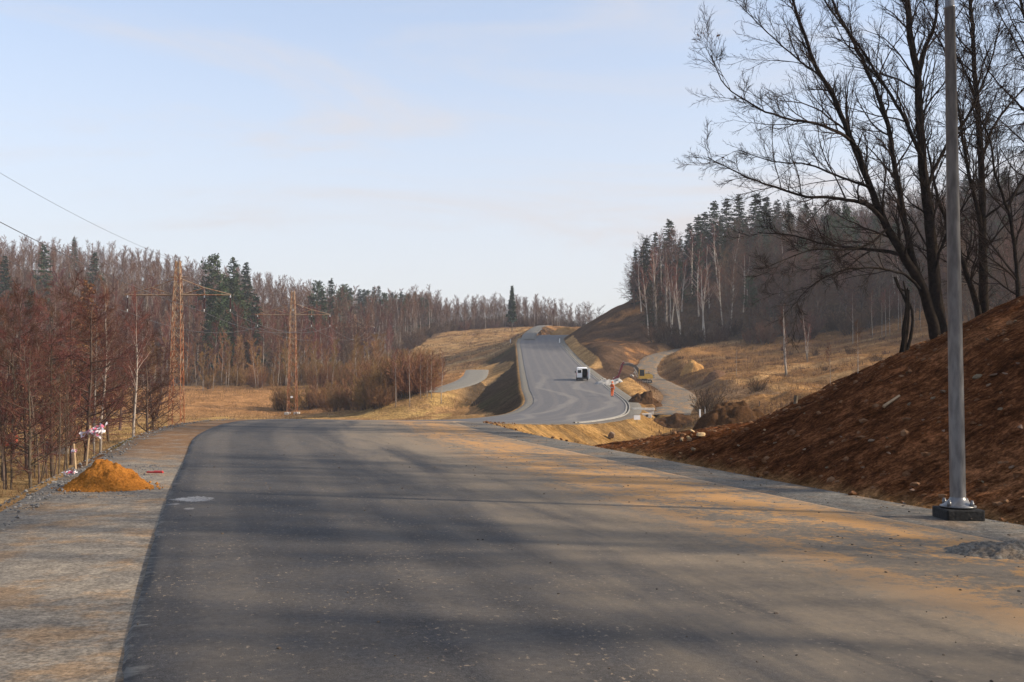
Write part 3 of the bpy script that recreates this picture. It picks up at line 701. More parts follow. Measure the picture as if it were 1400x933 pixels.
heap('gravel_heap', 1405, 764, 200, 20, M['greygravel'], 'low grey gravel heap at the right edge of the road beside the lamp post', 'gravel heap', 5, .6, .7, .3, 80, grain=.16)
heap('soil_heap', 1008, 590, 128, 40, M['brownsoil'], 'large dark brown soil heap behind the low end of the bank', 'soil heap', 6, .6, .55, .18, 60, Y=54, top=548)
heap('soil_heap', 948, 508, 34, 17, M['ochresoil'], 'ochre soil heap in the meadow right of the excavator', 'soil heap', 7, .8, .7, .15)
heap('soil_heap', 976, 519, 34, 13, M['dullsoil'], 'dull brown soil heap just right of the ochre heap in the meadow', 'soil heap', 8, .8, .7, .15)
heap('soil_heap', 776, 458, 46, 12, M['ochresoil'], 'bright ochre soil mound beside the road at the top of the far rise', 'soil heap', 9, .8, .6, .15)
heap('soil_heap', 925, 583, 62, 14, M['brownsoil'], 'low dark brown soil heap at the foot of the ditch, nearest the yellow embankment', 'soil heap', 21, .6, .7, .3, 50)
heap('soil_heap', 884, 552, 46, 15, M['brownsoil'], 'dark brown soil heap between the far road and the side track', 'soil heap', 22, .9, .7, .3, 50)
heap('soil_heap', 975, 578, 50, 14, M['dullsoil'], 'dull brown soil heap below the bare upright bush by the marker posts', 'soil heap', 23, .7, .7, .3, 50)

# ------------------------------------------------------------------ lamp post
def lamp_post():
    p = hit(1310, 706); root = empty('lamp_post', p); tag(root, 'tall grey galvanised lamp post on a black footing at the right edge of the road', 'lamp post')
    D = p[1]; pxm = D / F
    r0 = 10.3 * pxm; H = 10.2
    mb = MB(); mb.bbox((0, 0, .03), (.47, .47, .15), .02); mb.build('footing', M['foot'], root)
    mb = MB(); mb.lathe([(.0, .12), (.215, .12), (.215, .135), (.175, .15), (.135, .185), (r0 + .012, .21), (r0 + .004, .23), (r0, .24)], 40); mb.build('base_flange', M['galv'], root, smooth=True)
    mb = MB(); sh = at(1300, 12, D)[2] - p[2]
    mb.lathe([(r0, .22), (r0 * .97, 1.2), (r0 * .66, sh), (r0 * .69, sh + .002), (r0 * .69, sh + .03), (r0 * .62, sh + .034), (r0 * .5, H), (0, H + .02)], 40); mb.build('pole', M['galv'], root, smooth=True)
    for a in range(4):
        x, y = .19 * math.cos(a * PI / 2 + .6), .19 * math.sin(a * PI / 2 + .6)
        mb = MB(); mb.lathe([(0, .215), (.018, .21), (.02, .19), (.027, .185), (.027, .13), (.0, .13)], 8, c=(x, y, 0)); mb.build('bolt', M['galv'], root, smooth=True)
    mb = MB(); mb.bbox((0, 0, 0), (.10, .012, .42), .005, rot=None); d = mb.build('service_door', M['galv'], root); d.location = (r0 * .3, r0 * .9, .9)
    # luminaire on a short arm out over the road, above the frame
    mb = MB(); mb.bar((0, 0, H - .05), (-1.2, 0, H + .15), .035, 8); mb.build('arm', M['galv'], root, smooth=True)
    mb = MB(); mb.bbox((-1.5, 0, H + .16), (.7, .3, .12), .04); mb.build('lamp_head', M['galv'], root)
lamp_post()

# ------------------------------------------------------------------ bare tree growth (batched)
def unit(v): return v / (np.linalg.norm(v, axis=-1, keepdims=True) + 1e-9)
def grow(r, p, d, L, r0, n, wander, trop, rend=.25):
    B = len(p); pts = np.zeros((B, n, 3)); pts[:, 0] = p; d = d.copy(); st = (L / (n - 1))[:, None]
    for i in range(1, n):
        d = unit(d + r.normal(0, wander, (B, 3)) + np.array(trop)[None])
        pts[:, i] = pts[:, i - 1] + d * st
    rad = r0[:, None] * (1 - (1 - rend) * np.linspace(0, 1, n)[None])
    return pts, rad
def spawn(r, pts, rad, L, nch, t0, t1, ang, asd, lr, rr, taper=True, lateral=None):
    B, n, _ = pts.shape; t = (np.arange(nch)[None] + r.random((B, nch))) / nch; t = t0 + (t1 - t0) * t
    f = t * (n - 1); i = np.clip(f.astype(int), 0, n - 2); w = (f - i)[..., None]; bi = np.arange(B)[:, None]
    P = pts[bi, i] * (1 - w) + pts[bi, i + 1] * w; T = unit(pts[bi, i + 1] - pts[bi, i])
    rp = rad[bi, i] * (1 - w[..., 0]) + rad[bi, i + 1] * w[..., 0]
    rv = r.normal(0, 1, P.shape)
    if lateral is not None: rv = rv * np.array(lateral)
    perp = unit(rv - (rv * T).sum(-1, keepdims=True) * T)
    a = np.clip(r.normal(ang, asd, t.shape), .15, 1.6)[..., None]
    D = unit(T * np.cos(a) + perp * np.sin(a))
    ll = L[:, None] * lr * (1 - (.6 * (t - t0) / max(t1 - t0, 1e-6) if taper else 0)) * r.uniform(.65, 1.25, t.shape)
    return P.reshape(-1, 3), D.reshape(-1, 3), ll.ravel(), (rp * rr).ravel()

def resample(P, n):
    P = np.asarray(P, float); s = np.concatenate([[0], np.cumsum(np.linalg.norm(np.diff(P, axis=0), axis=1))])
    t = np.linspace(0, s[-1], n)
    # smooth through the points
    return np.stack([hermite(s, P[:, k], t) for k in range(3)], 1)

def hero_tree(name, label, stems, base, seed, dens=1.0, bark='oak', twig='oaktwig', droop=0.0, twr=.0065, leaves=0):
    """stems: list of (points in world, r at start, r at end); then three orders of branches grown off them"""
    r = np.random.default_rng(seed); base = np.asarray(base, float)
    root = empty(name, base); tag(root, label, 'tree')
    tr = MB(); cr = MB(); P1 = []
    for (P, ra, rb) in stems:
        n = max(8, int(len(P) * 4)); q = resample(P, n) - base
        L = np.linalg.norm(np.diff(q, axis=0), axis=1).sum()
        wob = r.normal(0, .012, q.shape) * min(1, L / 6); wob[0] = 0; q = q + wob
        rad = ra + (rb - ra) * np.linspace(0, 1, n) ** .62
        tubes(tr, q[None], rad[None], 10 if ra > .1 else 7, cap=False); P1.append((q, rad, L))
    up = (0, 0, .012 - droop)
    a1, b1, c1, d1 = [], [], [], []
    for q, rad, L in P1:
        nch = max(6, int(L * 3.1 * dens))
        s = spawn(r, q[None], rad[None], np.array([L]), nch, .16, 1.0, .62, .2, 1.0, .5, False)
        t = np.linspace(0, 1, nch)
        a1.append(s[0]); b1.append(s[1]); c1.append((.5 + 2.6 * r.random(nch) ** 1.6) * (.55 + .09 * min(L, 8)) * (1.1 - .55 * t)); d1.append(np.clip(s[3], .008, .034))
    p, d, L, r0 = map(np.concatenate, (a1, b1, c1, d1))
    d = unit(d + np.array([-.07, -.05, .12 - droop]))
    pts, rad = grow(r, p, d, L, r0, 9, .115, up, .2); tubes(cr, pts, rad, 5)
    s = spawn(r, pts, rad, L, 7, .12, 1.0, .55, .15, .52, .6); p, d, L2, r0 = s
    pts2, rad2 = grow(r, p, unit(d + [-.03, 0, .05 - droop]), np.clip(L2, .25, 3), np.clip(r0, twr * 1.05, .018), 7, .07, up, .35); tubes(cr, pts2, rad2, 4)
    s = spawn(r, pts2, rad2, np.clip(L2, .3, 3), 5, .12, 1.0, .58, .16, .55, .7); p, d, L3, r0 = s
    pts3, rad3 = grow(r, p, unit(d + [0, 0, .04 - droop * 1.5]), np.clip(L3, .18, 1.1), np.clip(r0, twr * .72, .008), 5, .09, (0, 0, .03 - droop * 1.5), .4); tubes(cr, pts3, rad3, 3)
    s = spawn(r, pts3, rad3, np.clip(L3, .18, 1.1), 3, .2, 1.0, .6, .18, .6, .8); p, d, L4, r0 = s
    cones(cr, p, unit(d + [0, 0, -droop]), np.clip(L4, .1, .45) * (1 + 3 * droop), np.full(len(p), twr * .6))
    tr.build('trunk', M[bark], root, smooth=True); cr.build('crown', M[twig], root)
    if leaves:
        k = r.integers(0, len(p), leaves); c = np.repeat(p[k], 5, 0) + r.normal(0, .05, (leaves * 5, 3)); lf = MB()
        e = unit(r.normal(0, 1, (len(c), 3))); f = unit(np.cross(e, r.normal(0, 1, (len(c), 3)))); s_ = .05
        V = np.stack([c - e * s_, c + f * s_ * .5, c + e * s_, c - f * s_ * .5], 1).reshape(-1, 3)
        lf.add(V, quads=np.arange(len(V)).reshape(-1, 4)); o = lf.build('dead_leaves', M['deadleaf'], root); tag(o, kind='stuff')
    return root

def T(pts, Y, spread=0.0):
    """traced limb: photo pixels with depths drifting away from Y"""
    out = []
    for i, (px, py) in enumerate(pts):
        out.append(at(px, py, Y + spread * i / max(1, len(pts) - 1)))
    return out
def oaks():
    Y = 31.5
    A = T([(1283, 462), (1262, 396), (1236, 350), (1208, 300), (1186, 246), (1162, 187), (1139, 131), (1112, 84), (1100, 49), (1086, 10), (1070, -40)], Y, -1.2)
    Bs = T([(1262, 396), (1250, 365), (1236, 296), (1223, 222), (1212, 163), (1191, 108), (1162, 49), (1137, 0), (1120, -50)], Y - .2, .9)
    C = T([(1287, 462), (1279, 400), (1275, 345), (1264, 246), (1258, 172), (1255, 113), (1245, 49), (1240, 0), (1236, -80), (1240, -170)], Y + .2, .4)
    C2 = T([(1256, 105), (1264, 70), (1279, 30), (1281, 0), (1290, -60)], Y + .35, -.5)
    C3 = T([(1266, 262), (1290, 205), (1322, 160), (1350, 100), (1368, 30)], Y + .2, 1.2)
    C4 = T([(1262, 220), (1230, 150), (1195, 95), (1172, 60), (1140, 20), (1115, -20)], Y + .3, -1.6)
    C5 = T([(1276, 380), (1290, 330), (1312, 290), (1330, 262)], Y + .2, -.8)
    L1 = T([(1212, 306), (1190, 283), (1152, 273), (1103, 269), (1058, 256), (1009, 236), (968, 215)], Y - .4, -2.0)
    L2 = T([(1234, 348), (1205, 343), (1177, 340), (1122, 333), (1088, 323), (1035, 318)], Y - .3, 1.6)
    L3 = T([(1262, 398), (1236, 375), (1210, 369), (1186, 367), (1147, 372), (1112, 389), (1083, 419)], Y - .2, -1.8)
    L4 = T([(1184, 242), (1172, 202), (1127, 172), (1078, 163), (1038, 148), (989, 113), (972, 77)], Y - .6, -1.5)
    L5 = T([(1148, 150), (1137, 123), (1088, 79), (1048, 44), (1012, 8)], Y - .8, .9)
    L6 = T([(1214, 312), (1180, 338), (1112, 342), (1048, 366)], Y - .4, -2.6)
    L7 = T([(1190, 256), (1150, 243), (1105, 225), (1060, 222), (1010, 205)], Y - .6, 1.8)
    st = [(A, .20, .03), (Bs, .13, .03), (C, .235, .055), (C2, .08, .03), (C3, .07, .02), (C4, .08, .02), (C5, .06, .02), (L1, .085, .014), (L2, .07, .014), (L3, .055, .012), (L4, .075, .012), (L5, .05, .012), (L6, .045, .012), (L7, .05, .012)]
    b = at(1285, 462, Y); b[2] = gz(b[0], b[1]) - .1
    for s in (st[0], st[2]): s[0][0] = b + np.array([(s[0][0] - b)[0], 0, 0])
    hero_tree('oak_tree', 'biggest bare dark tree, forked low, its long limbs reaching left from the lamp post', st, b, 5, 1.0, leaves=26)
    Y2 = 34
    b2 = at(1345, 424, Y2); b2[2] = gz(b2[0], b2[1]) - .1
    A = [b2] + T([(1344, 345), (1342, 236), (1334, 123), (1329, 39), (1327, 0), (1322, -90)], Y2, .6)
    B2 = [b2 + [0, 0, .2]] + T([(1332, 402), (1315, 355), (1300, 318), (1282, 270), (1268, 200)], Y2 - .2, -1)
    C = T([(1343, 320), (1336, 285), (1324, 236), (1310, 148), (1300, 90), (1270, 30)], Y2, -.6)
    D = T([(1341, 220), (1360, 170), (1392, 130), (1430, 95)], Y2, 1.0)
    E = T([(1335, 140), (1318, 95), (1300, 60), (1280, 10)], Y2 + .2, .8)
    G2 = T([(1344, 300), (1370, 280), (1400, 262), (1440, 255)], Y2, -.6)
    hero_tree('oak_tree', 'bare dark tree with a straight trunk just right of the lamp post', [(A, .2, .04), (B2, .15, .03), (C, .09, .02), (D, .07, .015), (E, .06, .015), (G2, .05, .015)], b2, 6, 1.0)
    Y3 = 31
    b3 = at(1394, 408, Y3); b3[2] = gz(b3[0], b3[1]) - .1
    A = [b3] + T([(1384, 320), (1376, 281), (1360, 235), (1352, 190), (1330, 140)], Y3, -.5); B3 = T([(1377, 285), (1395, 250), (1420, 215), (1440, 150)], Y3, .5)
    hero_tree('young_tree', 'thin bare dark tree at the right edge, forking at mid height', [(A, .1, .02), (B3, .06, .015)], b3, 8, .9)
    Y4 = 38
    b4 = at(1470, 400, Y4); b4[2] = gz(b4[0], b4[1]) - .1
    A = [b4] + T([(1462, 300), (1448, 190), (1425, 100), (1400, 20), (1380, -60)], Y4, .5); Bq = T([(1450, 200), (1415, 165), (1380, 130), (1350, 95), (1338, 60)], Y4, -1)
    Cq = T([(1455, 260), (1420, 215), (1390, 185), (1360, 160), (1340, 150)], Y4, 1); Dq = T([(1440, 150), (1405, 90), (1378, 40), (1352, -10)], Y4, -.6); Eq = T([(1458, 290), (1420, 250), (1390, 235), (1365, 200)], Y4, -1)
    Fq = T([(1430, 110), (1395, 50), (1370, 0)], Y4, .8)
    hero_tree('birch_tree', 'tree with fine drooping twigs reaching in from the top right corner', [(A, .2, .04), (Bq, .07, .015), (Cq, .07, .015), (Dq, .06, .015), (Eq, .05, .015), (Fq, .05, .015)], b4, 9, 1.2, 'oak', 'oaktwig', droop=.16, twr=.006)
    # broken stem hung with bark strips beside the big tree
    b5 = hit(1234, 482); b5[1] = min(b5[1], 31); root = None
    Y5 = b5[1]
    mb = MB(); r = np.random.default_rng(3)
    for k in range(7):
        o = r.normal(0, 4, 2)
        q = np.array([b5 + [r.normal(0, .1), r.normal(0, .1), -.1]] + T([(1238 + o[0], 455), (1241 + o[0] * .6, 420), (1236 + o[1] * .7, 395), (1233 + o[1], 376 + r.uniform(0, 30))], Y5, .1))
        tubes(mb, (resample(q, 10) - b5)[None], np.linspace(.045, .02, 10)[None], 6)
    o = mb.build('dead_stem', M['oak']); o.location = b5; tag(o, 'dark ragged dead stems standing on the ridge left of the big forked tree', 'dead stem')
oaks()

# trees standing on the bank out of frame to the right: their shadows lie across the road
def generic_oak(name, loc, seed, H=13, label='', trunk_r=.22, lean=(0, 0)):
    r = np.random.default_rng(seed); b = np.array([loc[0], loc[1], gz(loc[0], loc[1]) - .1])
    top = b + np.array([lean[0], lean[1], H]); mid = (b + top) / 2 + r.normal(0, .3, 3)
    st = [([b, b * .7 + mid * .3 + r.normal(0, .1, 3), mid, mid * .4 + top * .6 + r.normal(0, .2, 3), top], trunk_r, .03)]
    for k in range(9):
        t = r.uniform(.28, .9); p = b + (top - b) * t; a = r.uniform(0, 2 * PI); l = H * .42 * (1.15 - t) + 1.2
        e = p + np.array([math.cos(a) * l, math.sin(a) * l, l * r.uniform(.25, .9)]); m = (p + e) / 2 + [0, 0, -.15]
        st.append(([p, m, e], trunk_r * .42 * (1.1 - t * .6), .015))
    return hero_tree(name, label, st, b, seed, .75, twr=.008)
gt = generic_oak('oak_tree', (25, 6), 21, 13, 'bare dark tree on the bank outside the right edge of the view', .24)
for (x, y, rz, s) in SHADE if 'SHADE' in globals() else ((27, 13.5, 1.0, 1.0), (31, 1.5, 2.2, 1.2), (26, -4, 3.9, 1.05), (34, 11, 5.0, 1.25), (37, 5, .4, 1.3), (30, 18, 3.2, 1.05)):
    dup(gt, (x, y, gz(x, y) - .1), rz, s, 'bare dark tree on the bank outside the right edge of the view', 'shade trees outside the view')
gt['group'] = 'shade trees outside the view'

# ------------------------------------------------------------------ tree kinds for the woods
def birch_proto(seed, H=15, tw=700, nstem=1, low=.35, trad=.10, twr=.02):
    """(trunk MB, crown MB)"""
    r = np.random.default_rng(seed); tr = MB(); cr = MB()
    for k in range(nstem):
        h = H * (1 if k == 0 else r.uniform(.7, .95)); a = r.uniform(0, 6.28); ln = .03 if nstem == 1 else .12
        p, rad = grow(r, np.zeros((1, 3)), unit(np.array([[math.cos(a) * ln, math.sin(a) * ln, 1.0]])), np.array([h]), np.array([trad * h / 15]), 10, .035, (0, 0, .06), .12)
        tubes(tr, p, rad, 6)
        nb = int(26 * h / 15)
        s = spawn(r, p, rad, np.array([h]), nb, low, .98, .55, .15, .22, .45); L = s[2]
        pts, rd = grow(r, s[0], s[1], L, np.clip(s[3], .012, .05), 5, .08, (0, 0, .03), .3); tubes(tr, pts[:nb // 2], rd[:nb // 2], 4); tubes(cr, pts[nb // 2:], rd[nb // 2:], 3)
        nn = max(4, tw // nb // nstem); q = spawn(r, pts, rd, L, nn, .15, 1, .7, .25, .42, .6)
        cones(cr, q[0], unit(q[1] + [0, 0, -.12]), np.clip(q[2], .35, 1.6), np.full(len(q[0]), twr))
    return tr, cr
def broad_proto(seed, H=12, spread=.42, low=.2, trad=.16, n1=22, n2=7, n3=6, twr=.02, ang=.95):
    r = np.random.default_rng(seed); tr = MB(); cr = MB()
    p, rad = grow(r, np.zeros((1, 3)), np.array([[r.normal(0, .05), r.normal(0, .05), 1.0]]), np.array([float(H)]), np.array([trad]), 10, .05, (0, 0, .05), .12); tubes(tr, p, rad, 7)
    s = spawn(r, p, rad, np.array([float(H)]), n1, low, .99, ang, .2, spread, .5); L = s[2]
    pts, rd = grow(r, s[0], s[1], L, np.clip(s[3], .02, .08), 6, .11, (0, 0, .05), .3); tubes(tr, pts, rd, 4)
    s = spawn(r, pts, rd, L, n2, .15, 1, .75, .25, .45, .6); L2 = s[2]
    pts2, rd2 = grow(r, s[0], s[1], L2, np.clip(s[3], twr, .03), 4, .15, (0, 0, .04), .4); tubes(cr, pts2, rd2, 3)
    q = spawn(r, pts2, rd2, L2, n3, .1, 1, .8, .3, .65, .7)
    cones(cr, q[0], q[1], np.clip(q[2], .25, 1.2), np.full(len(q[0]), twr * .8))
    return tr, cr
def shrub_proto(seed, H=4.2, W=3.0, stems=26, twr=.016, n2=11, n3=10):
    r = np.random.default_rng(seed); tr = MB(); cr = MB()
    a = r.uniform(0, 6.28, stems); q = np.sqrt(r.random(stems)); p = np.stack([np.cos(a) * q * W * .25, np.sin(a) * q * W * .25, -.1 + 0 * a], 1)
    d = unit(np.stack([np.cos(a) * q * .7, np.sin(a) * q * .7, np.ones(stems)], 1)); L = H * r.uniform(.6, 1.1, stems)
    pts, rd = grow(r, p, d, L, np.full(stems, .035), 7, .07, (0, 0, .04), .25); tubes(tr, pts, rd, 4)
    s = spawn(r, pts, rd, L, n2, .1, 1, .6, .2, .38, .6)
    pts2, rd2 = grow(r, s[0], s[1], s[2], np.clip(s[3], .008, .02), 4, .12, (0, 0, .05), .4); tubes(cr, pts2, rd2, 3)
    q = spawn(r, pts2, rd2, s[2], n3, .1, 1, .7, .25, .6, .7); cones(cr, q[0], q[1], np.clip(q[2], .2, .9), np.full(len(q[0]), twr))
    return tr, cr
def needles(cr, P, D, size, r):
    """small flat sprays of needles hung on branch points"""
    n = len(P); s = size * r.uniform(.6, 1.2, n)[:, None]
    side = unit(np.cross(D, unit(r.normal(0, 1, (n, 3)) + [0, 0, 2.0])))
    V = np.stack([P - side * s * .5, P + side * s * .5, P + D * s * 1.2 + [0, 0, -.12] * s], 1).reshape(-1, 3)
    cr.add(V, tris=np.arange(len(V)).reshape(-1, 3))
def spruce_proto(seed, H=18, W=.17, low=.08, whorls=34, per=7, sp=11, size=.5, gap=0.0):
    r = np.random.default_rng(seed); tr = MB(); cr = MB()
    z = np.linspace(0, H, 8); tubes(tr, np.stack([0 * z, 0 * z, z], 1)[None], np.linspace(.2, .02, 8)[None], 6)
    for w in range(whorls):
        t = low + (1 - low) * (w + r.random() * .6) / whorls; zz = H * t; L = H * W * (1 - t) ** .8 * r.uniform(.75, 1.2) + .25
        if gap and r.random() < gap: continue
        a = r.uniform(0, 6.28) + np.arange(per) / per * 6.28 + r.normal(0, .25, per); l = L * r.uniform(.6, 1.15, per)
        zz = zz + r.uniform(-.6, .6) * (1 - t); dr = r.uniform(-.7, -.15, per) * (1 - t * .8) + .15 * t; e = np.stack([np.cos(a), np.sin(a), dr], 1)
        f = np.linspace(.12, 1, sp); P = (np.array([0, 0, zz]) + np.stack([0 * l, 0 * l, r.uniform(-.45, .45, per)], 1))[:, None, :] + (e * l[:, None])[:, None, :] * f[None, :, None]; P[..., 2] += .22 * (f ** 2)[None] * l[:, None] * .5
        D = unit(np.repeat(e[:, None], sp, 1) + r.normal(0, .55, P.shape) + [0, 0, -.25]); needles(cr, P.reshape(-1, 3), D.reshape(-1, 3), size * (.6 + .5 * (1 - t)), r)
        q = np.stack([np.repeat(np.array([[0, 0, zz]]), per, 0), P[:, -2]], 1); tubes(tr, q, np.tile([[.03, .008]], (per, 1)), 3)
    return tr, cr
def pine_proto(seed, H=16, low=.4, nb=40, size=.34):
    r = np.random.default_rng(seed); tr = MB(); cr = MB()
    p, rad = grow(r, np.zeros((1, 3)), np.array([[0, 0, 1.0]]), np.array([float(H)]), np.array([.2]), 9, .03, (0, 0, .06), .2); tubes(tr, p, rad, 6)
    s = spawn(r, p, rad, np.array([float(H)]), nb, low, 1, 1.1, .25, .22, .4); L = s[2]
    pts, rd = grow(r, s[0], s[1], L, np.clip(s[3], .02, .05), 5, .1, (0, 0, .08), .3); tubes(tr, pts, rd, 3)
    q = spawn(r, pts, rd, L, 44, .3, 1.05, 1.0, .4, .2, .5); P = q[0] + r.normal(0, .28, q[0].shape) * [1, 1, .6]
    needles(cr, P, unit(q[1] + [0, 0, .4]), size, r)
    return tr, cr
def merged(tr, cr):
    m = MB()
    for s, mi in ((tr, 0), (cr, 1)):
        if not s.v: continue
        m.add(np.concatenate(s.v), tris=np.concatenate(s.t) if s.t else None, quads=np.concatenate(s.q) if s.q else None, m=mi)
    return m
def offer(tr, cr, name, mats, label, cat, group, loc, rz, sc, parts):
    """a tree: either trunk and crown as parts or, far off, one mesh"""
    if parts:
        o = empty(name, loc, rz); tr.build('trunk', mats[0], o, smooth=True); cr.build('crown', mats[1], o)
    else:
        o = merged(tr, cr).build(name, mats); o.location = [float(v) for v in loc]; o.rotation_euler = (0, 0, rz)
    o.scale = (sc,) * 3; tag(o, label, cat, group); return o
class Kind:
    def __init__(s, name, mats, cat, protos, parts=False):
        s.name, s.mats, s.cat, s.parts = name, mats, cat, parts; s.pr = protos; s.first = [None] * len(protos); s.meshes = [None] * len(protos)
    def put(s, loc, label, group=None, sc=1, rz=None, v=None):
        v = random.randrange(len(s.pr)) if v is None else v; rz = random.uniform(0, 6.28) if rz is None else rz
        if s.parts:
            if s.first[v] is None: s.first[v] = offer(*s.pr[v], s.name, s.mats, label, s.cat, group, loc, rz, sc, True); return s.first[v]
            c = dup(s.first[v], loc, rz, sc, label); 
        else:
            if s.meshes[v] is None: s.meshes[v] = merged(*s.pr[v]).mesh(s.name, s.mats)
            c = bpy.data.objects.new(s.name, s.meshes[v]); COL.objects.link(c); c.location = [float(x) for x in loc]; c.rotation_euler = (0, 0, rz); c.scale = (sc,) * 3; c['category'] = s.cat; c['label'] = label
        if group: c['group'] = group
        elif 'group' in c: del c['group']
        return c
def gloc(x, y, dz=-.15): return (x, y, gz(x, y) + dz)

BIRCH = Kind('birch_tree', [M['birchbark'], M['birchtwig']], 'birch', [birch_proto(100 + k, 15, 1500, 1, .36) for k in range(5)] )
BROAD = Kind('broadleaf_tree', [M['brownbark'], M['browntwig']], 'tree', [broad_proto(120 + k, 12.5, .36, .22, .14, 24, 8, 7, .022) for k in range(4)])
SPRUCE = Kind('spruce_tree', [M['sprucebark'], M['spruce']], 'spruce', [spruce_proto(140 + k, 18, .16 + .02 * k) for k in range(4)])
PINE = Kind('pine_tree', [M['sprucebark'], M['pine']], 'pine', [pine_proto(150 + k) for k in range(3)])
YOUNG = Kind('young_birch', [M['birchbark'], M['willow']], 'birch', [birch_proto(160 + k, 9, 900, 1, .25, .085, .018) for k in range(4)])
ALDER = Kind('alder_tree', [M['alderbark'], M['aldertwig']], 'alder', [broad_proto(170 + k, 10.5, .36, .12, .13, 38, 11, 11, .011, 1.15) for k in range(4)], True)
THIN = Kind('thin_tree', [M['alderbark'], M['browntwig']], 'young tree', [broad_proto(180 + k, 6.5, .22, .25, .05, 14, 5, 4, .008, .7) for k in range(3)], True)
NBIRCH = Kind('birch_tree', [M['birchbark'], M['birchtwig']], 'birch', [birch_proto(190, 11, 900, 1, .4, .13, .008), birch_proto(191, 10, 700, 1, .5, .11, .008), birch_proto(192, 7.5, 700, 2, .2, .27, .009), birch_proto(193, 7, 600, 3, .25, .2, .009)], True)
SHRUB = Kind('bush', [M['brownbark'], M['willow']], 'bush', [shrub_proto(200 + k) for k in range(3)], True)
BUSHD = Kind('bush', [M['brownbark'], M['browntwig']], 'bush', [shrub_proto(210 + k, 3.2, 3.4, 22) for k in range(2)], True)

# ---- left hill and far wood
r = np.random.default_rng(77)
def wood(n, xr, yr, ok, spacing):
    out = []; cell = {}
    for _ in range(n):
        y = r.uniform(*yr); x = r.uniform(*xr)
        if not ok(x, y): continue
        key = (int(x // spacing), int(y // spacing))
        if any((x - a) ** 2 + (y - b) ** 2 < spacing ** 2 for i in (-1, 0, 1) for j in (-1, 0, 1) for a, b in cell.get((key[0] + i, key[1] + j), ())): continue
        cell.setdefault(key, []).append((x, y)); out.append((x, y))
    return out
def pxof(x, y): return CX + F * x / y
def okL(x, y):
    p = pxof(x, y)
    if not (-60 < p < 850): return False
    if y < np.interp(p, [-400, 470, 620, 760, 840], [230, 230, 384, 400, 440]): return False
    return True
LEFT = wood(12000, (-260, 70), (230, 475), okL, 3.8) + wood(3500, (-70, 70), (384, 450), lambda x, y: okL(x, y) and 530 < pxof(x, y) < 850, 3.2)
def okR(x, y):
    p = pxof(x, y)
    if not (866 < p < 1440) or x < 30: return False
    if y < np.interp(p, [860, 900, 1050, 1150, 1235, 1290, 1400], [236, 222, 208, 202, 206, 165, 150]): return False
    if p < 885 and y < 245: return False
    return True
RIGHT = wood(8000, (28, 185), (146, 345), okR, 3.9)
def zs(L): 
    A = np.array(L); return terrain(A[:, 0], A[:, 1], sink=False)
LZ, RZ = zs(LEFT), zs(RIGHT)
birch, broad, young, farbirch, farbroad = [], [], [], [], []
for (x, y), z in zip(LEFT, LZ):
    k = r.random(); p = pxof(x, y)
    if p > 560 and k < .12: k = .9
    cl = fbm(np.array([x / 40]), np.array([y / 40]), 61)[0]
    (birch if k < .72 + .3 * cl else broad).append((x, y, z, r.uniform(.72, 1.25) * (.92 if y > 380 else 1) * (.78 if p > 600 else 1)))
rb, rbr, rsp = [], [], []
for (x, y), z in zip(RIGHT, RZ):
    p = pxof(x, y); k = r.random()
    if y > 258 and k < (.20 if p < 1100 else .14): rsp.append((x, y, z, r.uniform(.45, 1.0)))
    elif p < 1000 and y < 285 and k < .72: rb.append((x, y, z, r.uniform(.8, 1.1)))
    elif k > .88: rsp.append((x, y, z, r.uniform(.45, .85)))
    elif k < .025: rb.append((x, y, z, r.uniform(.7, 1.05)))
    else: rbr.append((x, y, z, r.uniform(.8, 1.25)))
def split(L, n): L = sorted(L, key=lambda t: t[1]); return L[:n], L[n:]
nb, farbirch = split(birch, 210); nr, farbroad = split(broad, 110); rr_, farR = split(rbr, 185)
for t in nb: BIRCH.put((t[0], t[1], t[2] - .15), 'slender white-stemmed birch in the bare wood on the left hillside', 'birches on the left hillside', t[3])
for t in nr: BROAD.put((t[0], t[1], t[2] - .15), 'bare brown broadleaf tree among the birches on the left hillside', 'brown trees on the left hillside', t[3])
PALE = Kind('birch_tree', [M['palebark'], M['birchtwig']], 'birch', [birch_proto(400 + k, 15, 700, 1, .4, .19) for k in range(4)])
for t in rb[:130]: PALE.put((t[0], t[1], t[2] - .15), 'pale-stemmed birch among the darker trees of the right-hand wood', 'birches in the right-hand wood', t[3])
RBROAD = Kind('broadleaf_tree', [M['brownbark'], M['browntwig']], 'tree', [broad_proto(420 + k, 12.5, .44, .08, .16, 32, 9, 7, .02, .85) for k in range(4)])
for t in rr_: RBROAD.put((t[0], t[1], t[2] - .15), 'bare brown tree in the shaded wood on the right-hand hill', 'brown trees on the right-hand hill', t[3])
for i_, t in enumerate(rsp[:160]): (SPRUCE if i_ % 4 else PINE).put((t[0], t[1], t[2] - .15), 'dark green conifer on the right-hand wooded hill', 'conifers on the right-hand hill', t[3])
def farwood(name, L, kind, label):
    mb = MB(); pr = [merged(*p) for p in kind.pr]
    flat = [(np.concatenate(m.v), np.concatenate(m.t), np.concatenate(m.tm), np.concatenate(m.q), np.concatenate(m.qm)) for m in pr]
    for (x, y, z, s) in L:
        v, t, tm, q, qm = flat[r.integers(0, len(flat))]; a = r.uniform(0, 6.28); c, d = math.cos(a), math.sin(a)
        w = np.stack([v[:, 0] * c - v[:, 1] * d, v[:, 0] * d + v[:, 1] * c, v[:, 2]], 1) * s + [x, y, z - .15]
        mb.t.append(t + mb.n); mb.tm.append(tm); mb.q.append(q + mb.n); mb.qm.append(qm); mb.v.append(w); mb.n += len(w)
    if L: tag(mb.build(name, kind.mats), label, 'wood', kind='stuff')
